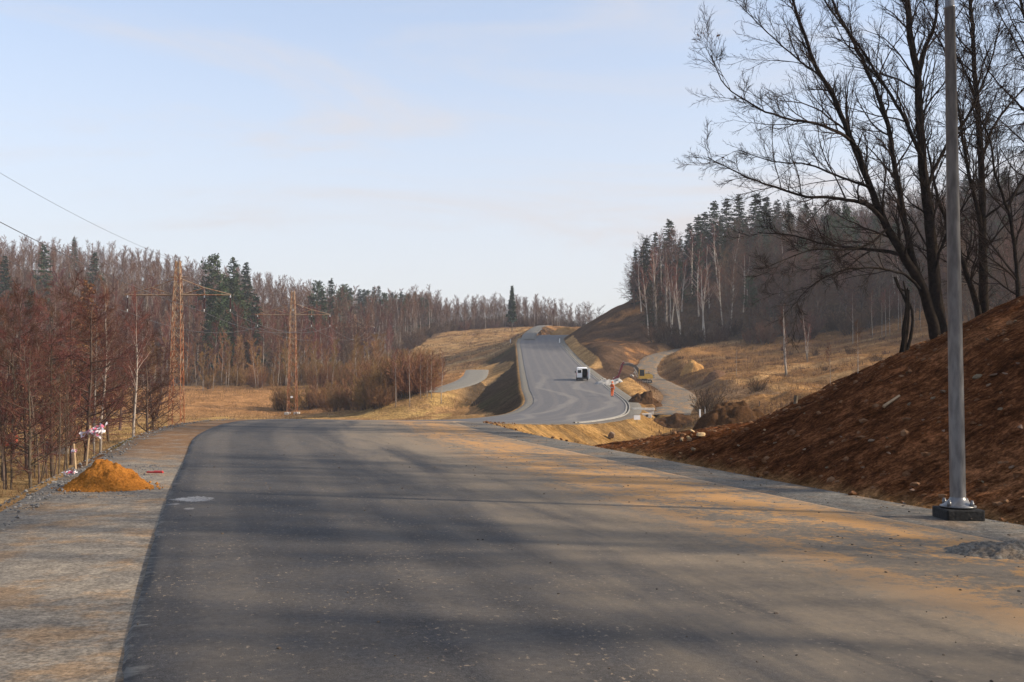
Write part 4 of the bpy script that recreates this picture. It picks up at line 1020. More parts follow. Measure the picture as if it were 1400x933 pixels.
LB = [birch_proto(300 + k, 15, 640, 1, .38, .10, .03) for k in range(4)]; LW = [broad_proto(310 + k, 12.5, .36, .22, .15, 15, 4, 5, .03) for k in range(3)]
farwood('birch_wood', farbirch, Kind('b', [M['birchbark'], M['birchtwig']], 'b', LB), 'far bare birch wood covering the upper left hillside and the skyline')
farwood('broadleaf_wood', farbroad, Kind('b', [M['brownbark'], M['browntwig']], 'b', LW), 'far brown broadleaf wood behind the birches on the left skyline')
LR = [broad_proto(430 + k, 12.5, .44, .1, .16, 22, 6, 5, .03, .85) for k in range(3)]
farwood('broadleaf_wood', farR, Kind('b', [M['brownbark'], M['browntwig']], 'b', LR), 'far brown wood over the top of the right-hand hill')
UG = [shrub_proto(500 + k, 3.4, 3.6, 16, .03, 5, 5) for k in range(3)]
pick = [t for t in zip(LEFT, LZ) if R.random() < .55]
farwood('undergrowth', [(x + 1.8, y + 1.2, z, R.uniform(.8, 1.5)) for (x, y), z in pick], Kind('b', [M['brownbark'], M['browntwig']], 'b', UG), 'brown undergrowth between the trunks of the left wood')
farwood('undergrowth', [(x + 1.8, y + 1.2, z, R.uniform(.8, 1.5)) for (x, y), z in zip(RIGHT, RZ) if R.random() < .5], Kind('b', [M['brownbark'], M['browntwig']], 'b', UG), 'dark undergrowth between the trunks of the right-hand wood')
print('trees', len(LEFT), len(RIGHT), len(birch), len(broad), len(rb), len(rbr), len(rsp))

# ---- conifers one can point at on the left hill: (px, top y, Y, kind)
def conifer(kind, px, py, Y, label, group=None, H0=18.0, wide=1.0, v=None):
    x = (px - CX) / F * Y; z = gz(x, Y) - .2; H = at(px, py, Y)[2] - z; H = max(5, min(H, 30))
    o = kind.put((x, Y, z), label, group, H / H0, v=v); o.scale = (H / H0 * wide, H / H0 * wide, H / H0); return o
conifer(SPRUCE, 58, 335, 300, 'tall dark spruce standing among birches near the left end of the hillside')
conifer(SPRUCE, 99, 326, 385, 'spruce whose tip rises above the left skyline')
conifer(SPRUCE, 127, 345, 320, 'dark spruce in the birch wood above the orange-brown larch')
conifer(SPRUCE, 4, 352, 280, 'dark spruce cut by the left edge of the picture')
conifer(SPRUCE, 40, 395, 240, 'low dark spruce below the tall one at left')
for i, (px, py, Y) in enumerate(((294, 356, 290), (318, 353, 285), (335, 361, 300), (306, 392, 262), (349, 402, 255), (288, 400, 250), (326, 385, 268), (320, 425, 244), (345, 440, 250), (300, 430, 240))):
    conifer(SPRUCE if i % 3 else PINE, px, py, Y, 'dark green conifer in the dense clump right of the nearest pylon', 'conifers in the clump behind the nearest pylon', 18 if i % 3 else 16, 1.1)
for i, (px, py, Y) in enumerate(((434, 383, 330), (452, 386, 335), (440, 400, 310), (428, 430, 280), (463, 405, 330), (390, 445, 262), (470, 388, 380))):
    conifer(PINE if i % 3 == 0 else SPRUCE, px, py, Y, 'dark conifer on the left hill behind the second pylon', 'conifers behind the second pylon', 17, 1.0)
for i in range(20):
    px = 466 + i * 6.2 + random.uniform(-2, 2); conifer(SPRUCE if i % 3 else PINE, px, 386 + i * .9 + random.uniform(-2, 7), 400 + random.uniform(-12, 30), 'small dark conifer on the skyline left of the centre', 'conifers on the skyline', 18, 1.1)
conifer(Kind('larch_tree', [M['sprucebark'], M['larch']], 'larch', [spruce_proto(222, 14, .2, .15, 24, 7, 10, .5)]), 118, 385, 150, 'orange-brown bare larch behind the alders at left', H0=14)
# the lone thinned spruce by the far road
sp = spruce_proto(230, 18, .095, .3, 26, 7, 11, .9, .12)
lone = Kind('spruce_tree', [M['sprucebark'], M['spruce']], 'spruce', [sp], True)
conifer(lone, 700, 392, 345, 'lone tall thin spruce with a bare lower trunk at the left of the far road')
# far birches at the crest and thin trees behind the cutting
for i, (px, py, Y, n) in enumerate(((749, 408, 372, 0), (755, 411, 374, 1))):
    x = (px - CX) / F * Y; z = gz(x, Y) - .2; H = at(px, py, Y)[2] - z
    BIRCH.put((x, Y, z), 'taller pale birch of the pair where the gravel track tops the rise' if i == 0 else 'shorter pale birch of the pair where the gravel track tops the rise', None, H / 15)
for i, (px, py) in enumerate(((797, 418), (803, 414), (809, 416), (815, 420), (792, 425))):
    Y = 436 + i * 3; x = (px - CX) / F * Y; z = gz(x, Y) - .2; H = at(px, py, Y)[2] - z
    BROAD.put((x, Y, z), 'faint bare tree far behind the foot of the cutting', 'faint trees behind the cutting', H / 12.5)
# ---- right-hand wood: front birches and edge trees
for i, (px, py, Y) in enumerate(((898, 340, 236), (912, 362, 231))):
    x = (px - CX) / F * Y; z = gz(x, Y) - .2; H = at(px, py, Y)[2] - z
    NBIRCH.put((x, Y, z), ['tallest white forked birch at the sunlit corner of the right-hand wood', 'second white forked birch, right of the tallest, at the corner of the wood'][i], None, H / 7.5, v=2)
for i, (px, py, Y) in enumerate(((866, 372, 262), (872, 362, 264))):
    x = (px - CX) / F * Y; z = gz(x, Y) - .2; H = at(px, py, Y)[2] - z
    BROAD.put((x, Y, z), ['outermost bare grey tree on top of the cutting against the sky', 'bare grey tree on top of the cutting, second from the outer edge'][i], None, H / 12.5)
for i, (px, py, Y) in enumerate(((884, 326, 255), (916, 300, 268), (956, 294, 262), (978, 275, 268), (995, 272, 272), (1012, 268, 275), (1035, 265, 278), (944, 306, 265), (1050, 270, 280), (1065, 275, 282), (965, 290, 270))):
    conifer(SPRUCE, px, py, Y, 'tall dark spruce on the skyline of the right-hand wood', 'spruces on the skyline of the right-hand wood', 18, 1.4)
for i, (px, py, Y) in enumerate(((1135, 300, 240), (1160, 290, 245), (1100, 330, 235), (1200, 300, 240), (1130, 345, 222), (1230, 310, 232), (1330, 320, 215), (1380, 300, 220), (1310, 300, 225), (1355, 350, 210))):
    conifer(PINE, px, py, Y, 'green pine among the brown trees of the right-hand hill', 'pines on the right-hand hill', 16, 1.2)
# single birches on the right meadow
def nb_at(px, by, ty, v, label, group=None, kind=NBIRCH, H0=None):
    p = hit(px, by); H = at(px, ty, p[1])[2] - p[2]; h0 = H0 or {0: 11, 1: 10, 2: 7.5, 3: 7}[v]
    return kind.put((p[0], p[1], p[2] - .1), label, group, H / h0, v=v)
nb_at(1075, 513, 415, 2, 'white twin-stemmed birch standing alone in the right meadow')
nb_at(1104, 495, 425, 3, 'small cluster-stemmed birch at the meadow edge right of the twin-stemmed one')
nb_at(1007, 516, 468, 1, 'little birch on its own in the meadow right of the soil heaps')
nb_at(1173, 510, 435, 0, 'leaning thin pale tree rising just behind the brown bank')
nb_at(1166, 470, 400, 0, 'tall thin birch behind the leaning pale tree')
nb_at(1135, 527, 465, 1, 'thin grey sapling behind the bank, left of the leaning pale tree')
for px, by, ty in ((1193, 462, 400), (1211, 461, 395), (1217, 460, 390), (1206, 462, 402), (1228, 452, 385), (1233, 450, 388), (1250, 448, 395), (1259, 452, 400)):
    nb_at(px, by, ty, random.choice((0, 1)), 'thin white birch at the upper edge of the right meadow', 'thin birches at the upper meadow edge')
# brush along the foot of the right wood
for i in range(34):
    px = random.uniform(880, 1240); Y = np.interp(px, [860, 900, 1050, 1150, 1250, 1400], [232, 218, 204, 196, 203, 195]) + random.uniform(-4, 5); x = (px - CX) / F * Y
    BUSHD.put(gloc(x, Y), 'dark brown bush along the foot of the right-hand wood', 'bushes at the foot of the right-hand wood', random.uniform(.8, 1.6))
b_ = hit(966, 566); BUSHD.put((b_[0], b_[1], b_[2] - .1), 'bare upright bush beside the marker posts right of the ditch', None, .75)

for i in range(62):
    px = random.uniform(500, 835); Y = np.interp(px, [-400, 470, 620, 760, 840], [230, 230, 384, 400, 440]) + random.uniform(-3, 10); x = (px - CX) / F * Y
    BUSHD.put(gloc(x, Y), 'reddish-brown bush along the front of the far wood', 'bushes along the front of the far wood', random.uniform(.8, 1.7))
for i in range(26):
    px = random.uniform(905, 1240); Y = random.uniform(105, 190); x = (px - CX) / F * Y
    if abs(TRACK.near([x], [Y])[0][0]) > 6: BUSHD.put(gloc(x, Y), 'low dark brown bush on the right meadow', 'low bushes on the right meadow', random.uniform(.2, .5))
# ---- left, middle distance: bushes and young birches
for i in range(13):
    px = 375 + i * 12.5 + random.uniform(-3, 3); p = hit(px, 563); s = random.uniform(.85, 1.15) * (.8 if i in (0, 12) else 1.05)
    SHRUB.put((p[0], p[1] + random.uniform(0, 5), gz(p[0], p[1] + 2) - .1), 'rounded brown bush in the thicket behind the second pylon', 'bushes in the thicket behind the second pylon', s)
for i in range(26):
    px = 515 + i * 3 + random.uniform(-4, 4); Y = random.uniform(142, 170); x = (px - CX) / F * Y
    SHRUB.put(gloc(x, Y), 'brown bush between the birches left of the gravel pad', 'bushes left of the gravel pad', random.uniform(.85, 1.6))
for i in range(22):
    px = random.uniform(430, 600); Y = random.uniform(185, 262); x = (px - CX) / F * Y
    SHRUB.put(gloc(x, Y), 'orange-brown bush on the slope below the far field', 'bushes below the far field', random.uniform(.9, 1.6))
nb_at(541, 557, 478, 1, 'white birch leaning left in the bushes near the gravel pad')
nb_at(560, 556, 480, 1, 'straight white birch in the bushes near the gravel pad')
nb_at(603, 552, 480, 0, 'white birch standing clear at the left edge of the gravel pad')
for px in (575, 584, 590, 549): nb_at(px, 545, 482 + random.uniform(-3, 6), 1, 'thin pale birch behind the bushes left of the gravel pad', 'thin birches left of the gravel pad')
for i in range(78):
    px = random.uniform(195, 520); Y = random.uniform(198, 232); x = (px - CX) / F * Y
    YOUNG.put(gloc(x, Y), 'young birch with orange-brown twigs at the front edge of the left wood', 'young birches along the edge of the left wood', random.uniform(.75, 1.25))
for i in range(26):
    px = random.uniform(195, 540); Y = random.uniform(204, 236); x = (px - CX) / F * Y
    SHRUB.put(gloc(x, Y), 'rusty brown bush at the front edge of the left wood', 'bushes along the edge of the left wood', random.uniform(.8, 1.3))
# ---- left, near: alders and thin trees below the road
for i, (px, Y, top) in enumerate(((8, 58, 455), (40, 66, 408), (75, 62, 430), (100, 70, 400), (118, 66, 408), (20, 80, 420), (60, 84, 412), (95, 88, 405), (128, 90, 415), (-25, 64, 430), (150, 98, 440), (0, 95, 410), (185, 112, 430), (45, 54, 480), (165, 125, 430), (215, 150, 470))):
    x = (px - CX) / F * Y; z = gz(x, Y) - .15; H = at(px, top, Y)[2] - z
    ALDER.put((x, Y, z), 'reddish-brown bare alder in the thicket below the road at left', 'alders in the thicket at left', H / 10.5)
x = (203 - CX) / F * 92; z = gz(x, 92) - .15; ALDER.put((x, 92, z), 'dark bare alder standing apart just left of the nearest pylon', None, (at(203, 455, 92)[2] - z) / 10.5)
x = (213 - CX) / F * 94; z = gz(x, 94) - .15; ALDER.put((x, 94, z), 'smaller dark alder crossing trunks with the one left of the nearest pylon', None, (at(213, 485, 94)[2] - z) / 10.5)
for i in range(15):
    px = random.uniform(-5, 112); Y = random.uniform(50, 64); x = (px - CX) / F * Y
    THIN.put(gloc(x, Y), 'thin bare sapling in the thicket at the left edge', 'saplings in the thicket at left', random.uniform(.8, 1.3))
for (px, by, ty, v, lab) in ((131, 590, 420, 1, 'mottled white birch trunk behind the sandy mound, left of the taller birch'), (139, 590, 392, 0, 'taller mottled white birch trunk behind the sandy mound'), (183, 588, 405, 0, 'slim pale-trunked tree between the birches and the nearest pylon')):
    Y = 76; x = (px - CX) / F * Y; z = gz(x, Y) - .15; H = at(px, ty, Y)[2] - z; NBIRCH.put((x, Y, z), lab, None, H / (11 if v == 0 else 10), v=v)

# ------------------------------------------------------------------ dry grass
def blades(name, P, H, label, seed, mat=None):
    r = np.random.default_rng(seed); n = len(P); d = unit(np.stack([r.normal(0, .3, n), r.normal(0, .3, n), np.ones(n)], 1))
    mb = MB(); cones(mb, P, d, H, np.full(n, .026) * (.6 + H)); tag(mb.build(name, mat or M['straw']), label, 'dry grass', kind='stuff')
r = np.random.default_rng(90)
def field(n, xr, yr, ok, thr=-.1, seed=1):
    x = r.uniform(*xr, n); y = r.uniform(*yr, n); k = ok(x, y) & (fbm(x / 3, y / 3, seed) > thr); x, y = x[k], y[k]
    z, lat, yc, d, B = terrain(x, y, sink=False, info=True); k = (d > 1.0) & (np.abs(TRACK.near(x, y)[0]) > 2.6) & (np.abs(PAD.near(x, y)[0]) > 2.9); return np.stack([x, y, z - .03], 1)[k]
P = field(26000, (-55, -8), (42, 135), lambda x, y: np.abs(x / y) < .56, -.05, 71); blades('dry_grass', P, .15 + .35 * r.random(len(P)), 'straw-coloured dry grass on the low field left of the road', 1)
P = field(42000, (12, 78), (70, 210), lambda x, y: (x / y < .56) & (x / y > .13), .0, 72); blades('dry_grass', P, .15 + .4 * r.random(len(P)), 'straw-coloured dry grass over the right meadow', 2)
P = field(34000, (12, 78), (64, 215), lambda x, y: (x / y < .56) & (x / y > .12), .05, 74); blades('dead_weeds', P, .2 + .55 * r.random(len(P)), 'dark brown dead weeds over the right meadow', 4, M['browntwig'])
P = field(24000, (-60, 2), (240, 385), lambda x, y: (x / y < .02) & (x / y > -.16), .0, 75); blades('dead_weeds', P, .25 + .6 * r.random(len(P)), 'brown dead weeds over the far field left of the road', 5, M['browntwig'])
P = field(16000, (-75, 0), (140, 225), lambda x, y: (x / y < -.03), .0, 73); blades('dry_grass', P, .2 + .5 * r.random(len(P)), 'rusty dry grass in front of the left wood', 3)

# ------------------------------------------------------------------ pylons and wires
def pylon(px, basey, topy, Y, label, armpx, first):
    x = (px - CX) / F * Y; zb = gz(x, Y); H = at(px, topy, Y)[2] - zb; H = max(H, 14)
    k = H / 18.5
    if first is not None: return dup(first, (x, Y, zb), 0, k, label)
    root = empty('power_pylon', (x, Y, zb)); tag(root, label, 'pylon', 'rusty lattice pylons in a row'); root.scale = (k,) * 3
    h = 18.5
    def hw(z): return np.interp(z, [0, 14.2, 18.5], [.66, .40, .20])
    mb = MB(); lv = np.concatenate([np.linspace(0, 14.2, 15), np.linspace(14.2, 18.5, 7)[1:]])
    cs = [(-1, -1), (1, -1), (1, 1), (-1, 1)]
    for (a, b) in cs:
        for i in range(len(lv) - 1):
            w0, w1 = hw(lv[i]), hw(lv[i + 1]); mb.bar((a * w0, b * w0, lv[i]), (a * w1, b * w1, lv[i + 1] + .01), .052)
    for i in range(len(lv) - 1):
        for j in range(4):
            p, q = cs[j], cs[(j + 1) % 4]; w0, w1 = hw(lv[i]), hw(lv[i + 1])
            if i % 2: p, q = q, p
            mb.bar((p[0] * w0, p[1] * w0, lv[i]), (q[0] * w1, q[1] * w1, lv[i + 1]), .038)
            if lv[i] > 6: mb.bar((q[0] * w0, q[1] * w0, lv[i]), (p[0] * w1, p[1] * w1, lv[i + 1]), .036)
    mb.build('mast', M['lattice'], root)
    za = 14.9; mb = MB()
    for s in (-1, 1):
        for yy in (-.28, .28):
            mb.bar((s * .38, yy, za), (s * 5.6, 0, za), .06)
            mb.bar((s * .38, yy, za), (s * 2.8, 0, za + .75), .05)
        mb.bar((s * .25, 0, za + 1.7), (s * 2.8, 0, za + .75), .055); mb.bar((s * 2.8, 0, za + .75), (s * 5.6, 0, za + .05), .055); mb.bar((s * 2.8, 0, za + .75), (s * 2.8, 0, za), .035)
        for t in np.linspace(.15, .9, 6): mb.bar((s * (.38 + 5.2 * t), -.28 * (1 - t), za), (s * (.38 + 5.2 * (t + .08)), .28 * (1 - t), za), .025)
    mb.bar((-.95, 0, za + 1.9), (.95, 0, za + 1.9), .045)
    mb.build('crossarm', M['lattice'], root)
    for xx in (-5.3, 2.8, 5.55):
        mb = MB(); mb.lathe([(0, -.12), (.035, -.12), (.035, -.3)] + [pt for i in range(9) for pt in ((.06, -.3 - i * .13), (.13, -.34 - i * .13), (.06, -.40 - i * .13))] + [(.05, -1.5), (0, -1.5)], 10, c=(xx, 0, za))
        ins = mb.build('insulator', M['insul'], root, smooth=False)
        mb = MB(); mb.lathe([(0, 0), (.06, -.02), (.07, -.28), (0, -.29)], 8, c=(xx, 0, za)); mb.build('cap', M['insulcap'], ins)
        mb = MB(); mb.lathe([(0, -1.5), (.06, -1.5), (.05, -1.75), (0, -1.78)], 8, c=(xx, 0, za)); mb.build('clamp', M['insulcap'], ins)
    mb = MB()
    for (a, b) in cs: mb.bbox((a * .7, b * .7, .0), (.6, .6, .7), .05)
    mb.build('footing', M['concrete'], root)
    return root
PY = [(242, 580, 357, 105, 'nearest and tallest rusty lattice pylon, rising left of the road'), (400, 567, 398, 165, 'second rusty lattice pylon, in front of the brown thicket'),
      (485, 521, 430, 272, 'third faint pylon on the slope before the far field'), (532, 475, 416, 392, 'farthest pylon, just visible at the edge of the far wood')]
pys = []
for i, q in enumerate(PY): pys.append(pylon(*q, 0, pys[0] if pys else None))
mb = MB(); mb.bbox((0, 0, 0), (.34, .03, .28), .01); o = mb.build('warning_plate', M['white'], pys[1]); o.location = (0.05, -.72, 2.6)
bpy.context.view_layer.update()
def tip(p, xx, zz): return np.array(p.matrix_world @ Vector((xx, 0, zz)))
def wire(name, chain, label, sag, rad=.014):
    mb = MB()
    for i, (a, b) in enumerate(zip(chain[:-1], chain[1:])):
        t = np.linspace(0, 1, 40)[:, None]; q = a * (1 - t) + b * t; q[:, 2] -= (4 * sag[i] * t * (1 - t))[:, 0]
        tubes(mb, q[None], np.full((1, 40), rad), 5)
    tag(mb.build(name, M['wire']), label, 'wire', 'wires of the power line')
def back(px, py, Y, x): return np.array([x, Y, at(px, py, Y)[2]])
for xx, zz, pr, lab in ((-5.3, 13.1, (0, 348), 'power wire hanging from the left end of the pylon crossarms'), (2.8, 13.1, (0, 302), 'power wire hanging from the inner right insulators of the pylons'), (5.55, 13.1, None, 'power wire hanging from the right ends of the pylon crossarms'), (0, 18.5, (0, 235), 'thin earth wire running over the tips of the pylons')):
    ch = [tip(p, xx, zz) for p in pys]; sag = [1.5, 2.0, 2.0]
    if pr:
        a = ch[0]; e = at(pr[0], pr[1], abs(a[0]) / .5); t = 2.2
        far = a + (e - a) * 1.45; far[2] += 1.0; ch = [far] + ch; sag = [.9] + sag
    wire('power_line', ch, lab, sag, .026 if zz < 15 else .013)

# ------------------------------------------------------------------ stakes with barrier tape, small things on the left
def ribbon(mb, P, w, r):
    P = np.array(P); n = len(P); up = unit(r.normal(0, 1, (n, 3)) * .7 + [0, 0, 1.0])
    for i in range(n - 1):
        V = [P[i] - up[i] * w / 2, P[i] + up[i] * w / 2, P[i + 1] + up[i + 1] * w / 2, P[i + 1] - up[i + 1] * w / 2]; mb.add(V, quads=[(0, 1, 2, 3)], m=1 if i % 3 == 0 else 0)
def stake(bx, by, tx, ty, Y, label, tape):
    r = np.random.default_rng(int(bx)); b = at(bx, by, Y); b[2] = gz(b[0], b[1]) - .1; t = at(tx, ty, Y)
    root = empty('marker_stake', b); tag(root, label, 'stake')
    mb = MB(); mb.bar((0, 0, 0), t - b, .02, 4, r2=.018); mb.build('post', M['wood'], root)
    mb = MB(); c = t - b
    for (dx, dz, ln, n) in tape:
        for k in range(n):
            q = c + np.array([0, 0, -.12 + dz]) + r.normal(0, .02, 3); P = [q]
            for i in range(9): q = q + np.array([dx * ln / 9, r.normal(0, .03), r.normal(0, .025)]) ; P.append(q)
            ribbon(mb, P, .05, r)
    q = [c + np.array([math.cos(a) * .035, math.sin(a) * .035, -.13 + .015 * math.sin(a * 3)]) for a in np.linspace(0, 12, 26)]; ribbon(mb, q, .06, r)
    mb.build('barrier_tape', [M['tapewhite'], M['tapered']], root)
stake(118, 640, 123, 582, 19.5, 'tall wooden stake with red and white barrier tape behind the sandy mound', [(1, .02, .27, 4), (1, -.02, .22, 2), (-1, -.05, .2, 2)])
stake(104, 645, 101, 607, 18.6, 'short bare wooden stake left of the sandy mound', [])
o = MB(); rr2 = np.random.default_rng(5); b = hit(97, 648)
for k in range(4):
    q = np.array([0, 0, .03]); P = [q]
    for i in range(6): q = q + rr2.normal(0, .035, 3) * [1, 1, .4]; P.append(q)
    ribbon(o, P, .05, rr2)
o = o.build('tape_scrap', [M['tapewhite'], M['tapered']]); o.location = b; tag(o, 'crumpled scrap of pink and white tape on the gravel left of the sandy mound', 'tape')
p = hit(212, 647); mb = MB(); mb.bbox((0, 0, .015), (.30, .05, .03), .006); mb.bbox((.05, .02, .03), (.16, .03, .02), .005); o = mb.build('plastic_strip', M['redplastic']); o.location = p; o.rotation_euler = (0, 0, -.2); tag(o, 'thin red plastic strip lying on the left gravel shoulder', 'plastic strip')
p = hit(10, 612); s = p[1] / F
mb = MB()
for zz in (.25, .55, .85): mb.box((0, 0, zz), (1.2, .9, .2))
for xx in (-.5, .5): mb.box((xx, 0, .5), (.1, .7, 1.0))
o = mb.build('slatted_crate', M['rusty']); o.location = p; tag(o, 'rusty red slatted crate half hidden among the saplings at the left edge', 'crate')
p = hit(64, 622); mb = MB(); mb.bbox((0, 0, .45), (.5, .5, .95), .05); mb.bbox((0, 0, .95), (.56, .56, .08), .03); o = mb.build('dark_bin', M['black']); o.location = p; tag(o, 'dark upright bin among the saplings below the left shoulder', 'bin')
p = hit(82, 622); mb = MB(); mb.bbox((0, 0, .3), (1.1, .6, .5), .05); mb.bbox((0, 0, .58), (1.2, .7, .06), .02); o = mb.build('grey_box', M['steel']); o.location = p; tag(o, 'low grey box just right of the dark bin among the saplings', 'box')

# ------------------------------------------------------------------ van
def van():
    p = hit(796, 521); lat, zr, yc = ROAD.near([p[0]], [p[1]]); root = empty('parked_van', p, math.radians(-3)); tag(root, 'white van seen from behind on the far road with its right rear door open', 'van')
    sl = 0.07; root.rotation_euler = (math.atan(sl), 0, math.radians(-3)); root.scale = (.83, .83, .83)
    def ring(w, z0, z1, top, n=6):   # rounded cross-section, wider below
        P = [(-w, z0), (w, z0), (w, z0 + (z1 - z0) * .5)]; rr = .16
        for a in np.linspace(0, PI / 2, n): P.append((top - rr + rr * math.cos(a), z1 - rr + rr * math.sin(a)))
        for a in np.linspace(PI / 2, PI, n): P.append((-top + rr + rr * math.cos(a), z1 - rr + rr * math.sin(a)))
        P.append((-w, z0 + (z1 - z0) * .5)); return P
    st = [(0, .95, .38, 2.05, .86), (.12, .96, .36, 2.1, .87), (3.0, .96, .36, 2.1, .87), (3.35, .95, .36, 2.0, .82), (4.1, .93, .36, 1.28, .86), (4.75, .9, .36, 1.1, .82), (4.95, .84, .42, .95, .74)]
    V = []; Q = []; n = None
    for (y, w, z0, z1, tp) in st:
        R_ = ring(w, z0, z1, tp); n = len(R_); V += [(x, y, z) for x, z in R_]
    for i in range(len(st) - 1):
        for j in range(n): Q.append((i * n + j, i * n + (j + 1) % n, (i + 1) * n + (j + 1) % n, (i + 1) * n + j))
    mb = MB(); mb.add(V, quads=Q); e = (len(st) - 1) * n; mb.add([V[e + j] for j in range(n)], tris=[(0, j, j + 1) for j in range(1, n - 1)])
    mb.build('body', M['white'], root, smooth=True)
    mb = MB(); mb.box((0, 1.9, .42), (1.8, 3.7, .06)); mb.box((0, 2.9, 1.2), (1.75, .05, 1.5)); mb.box((-.88, 1.5, 1.1), (.04, 2.8, 1.35)); mb.box((.88, 1.5, 1.1), (.04, 2.8, 1.35)); mb.build('cargo_bay', M['inside'], root)
    def door(): 
        m = MB(); m.bbox((-.44, 0, 1.2), (.87, .06, 1.58), .025); return m
    d = door().build('rear_door', M['white'], root); d.location = (0, -.03, 0)
    g = MB(); g.bbox((-.44, -.04, 1.55), (.6, .02, .5), .008); g.build('window', M['glass'], d)
    d = door().build('rear_door', M['white'], root); d.location = (.92, 0, 0); d.rotation_euler = (0, 0, math.radians(112)); d['label'] = 'open rear door'
    g = MB(); g.bbox((-.44, -.04, 1.55), (.6, .02, .5), .008); g.build('window', M['glass'], d)
    mb = MB(); mb.bbox((0, -.08, .44), (1.9, .18, .22), .05); mb.build('rear_bumper', M['dark'], root)
    mb = MB(); mb.bbox((0, 4.98, .5), (1.7, .14, .3), .05); mb.build('front_bumper', M['dark'], root)
    for s in (-1, 1):
        mb = MB(); mb.bbox((s * .9, -.015, 1.15), (.1, .05, .55), .015); mb.build('tail_lamp', M['redlamp'], root)
        mb = MB(); mb.bbox((s * 1.1, 3.6, 1.25), (.2, .1, .28), .03); mb.build('mirror', M['dark'], root)
        mb = MB(); mb.prism([(3.2, 1.3), (3.95, 1.3), (3.4, 1.9), (2.75, 1.9)], -.01, .01, rot=((0, 1, 0), (1, 0, 0), (0, 0, 1)), c=(s * .925, 0, 0)); mb.build('side_window', M['glass'], root)
        for yy in (.9, 4.0):
            w = MB(); w.lathe([(.0, -.1), (.2, -.1), (.32, -.1), (.345, -.06), (.345, .06), (.32, .1), (.2, .1), (0, .1)], 20, rot=((0, 0, 1), (0, 1, 0), (-1, 0, 0))); o = w.build('wheel', M['dark'], root, smooth=False); o.location = (s * .86, yy, .345)
            w = MB(); w.lathe([(0, -.112), (.19, -.108), (.2, 0), (.19, .108), (0, .112)], 14, rot=((0, 0, 1), (0, 1, 0), (-1, 0, 0))); w.build('rim', M['steel'], o)
van()

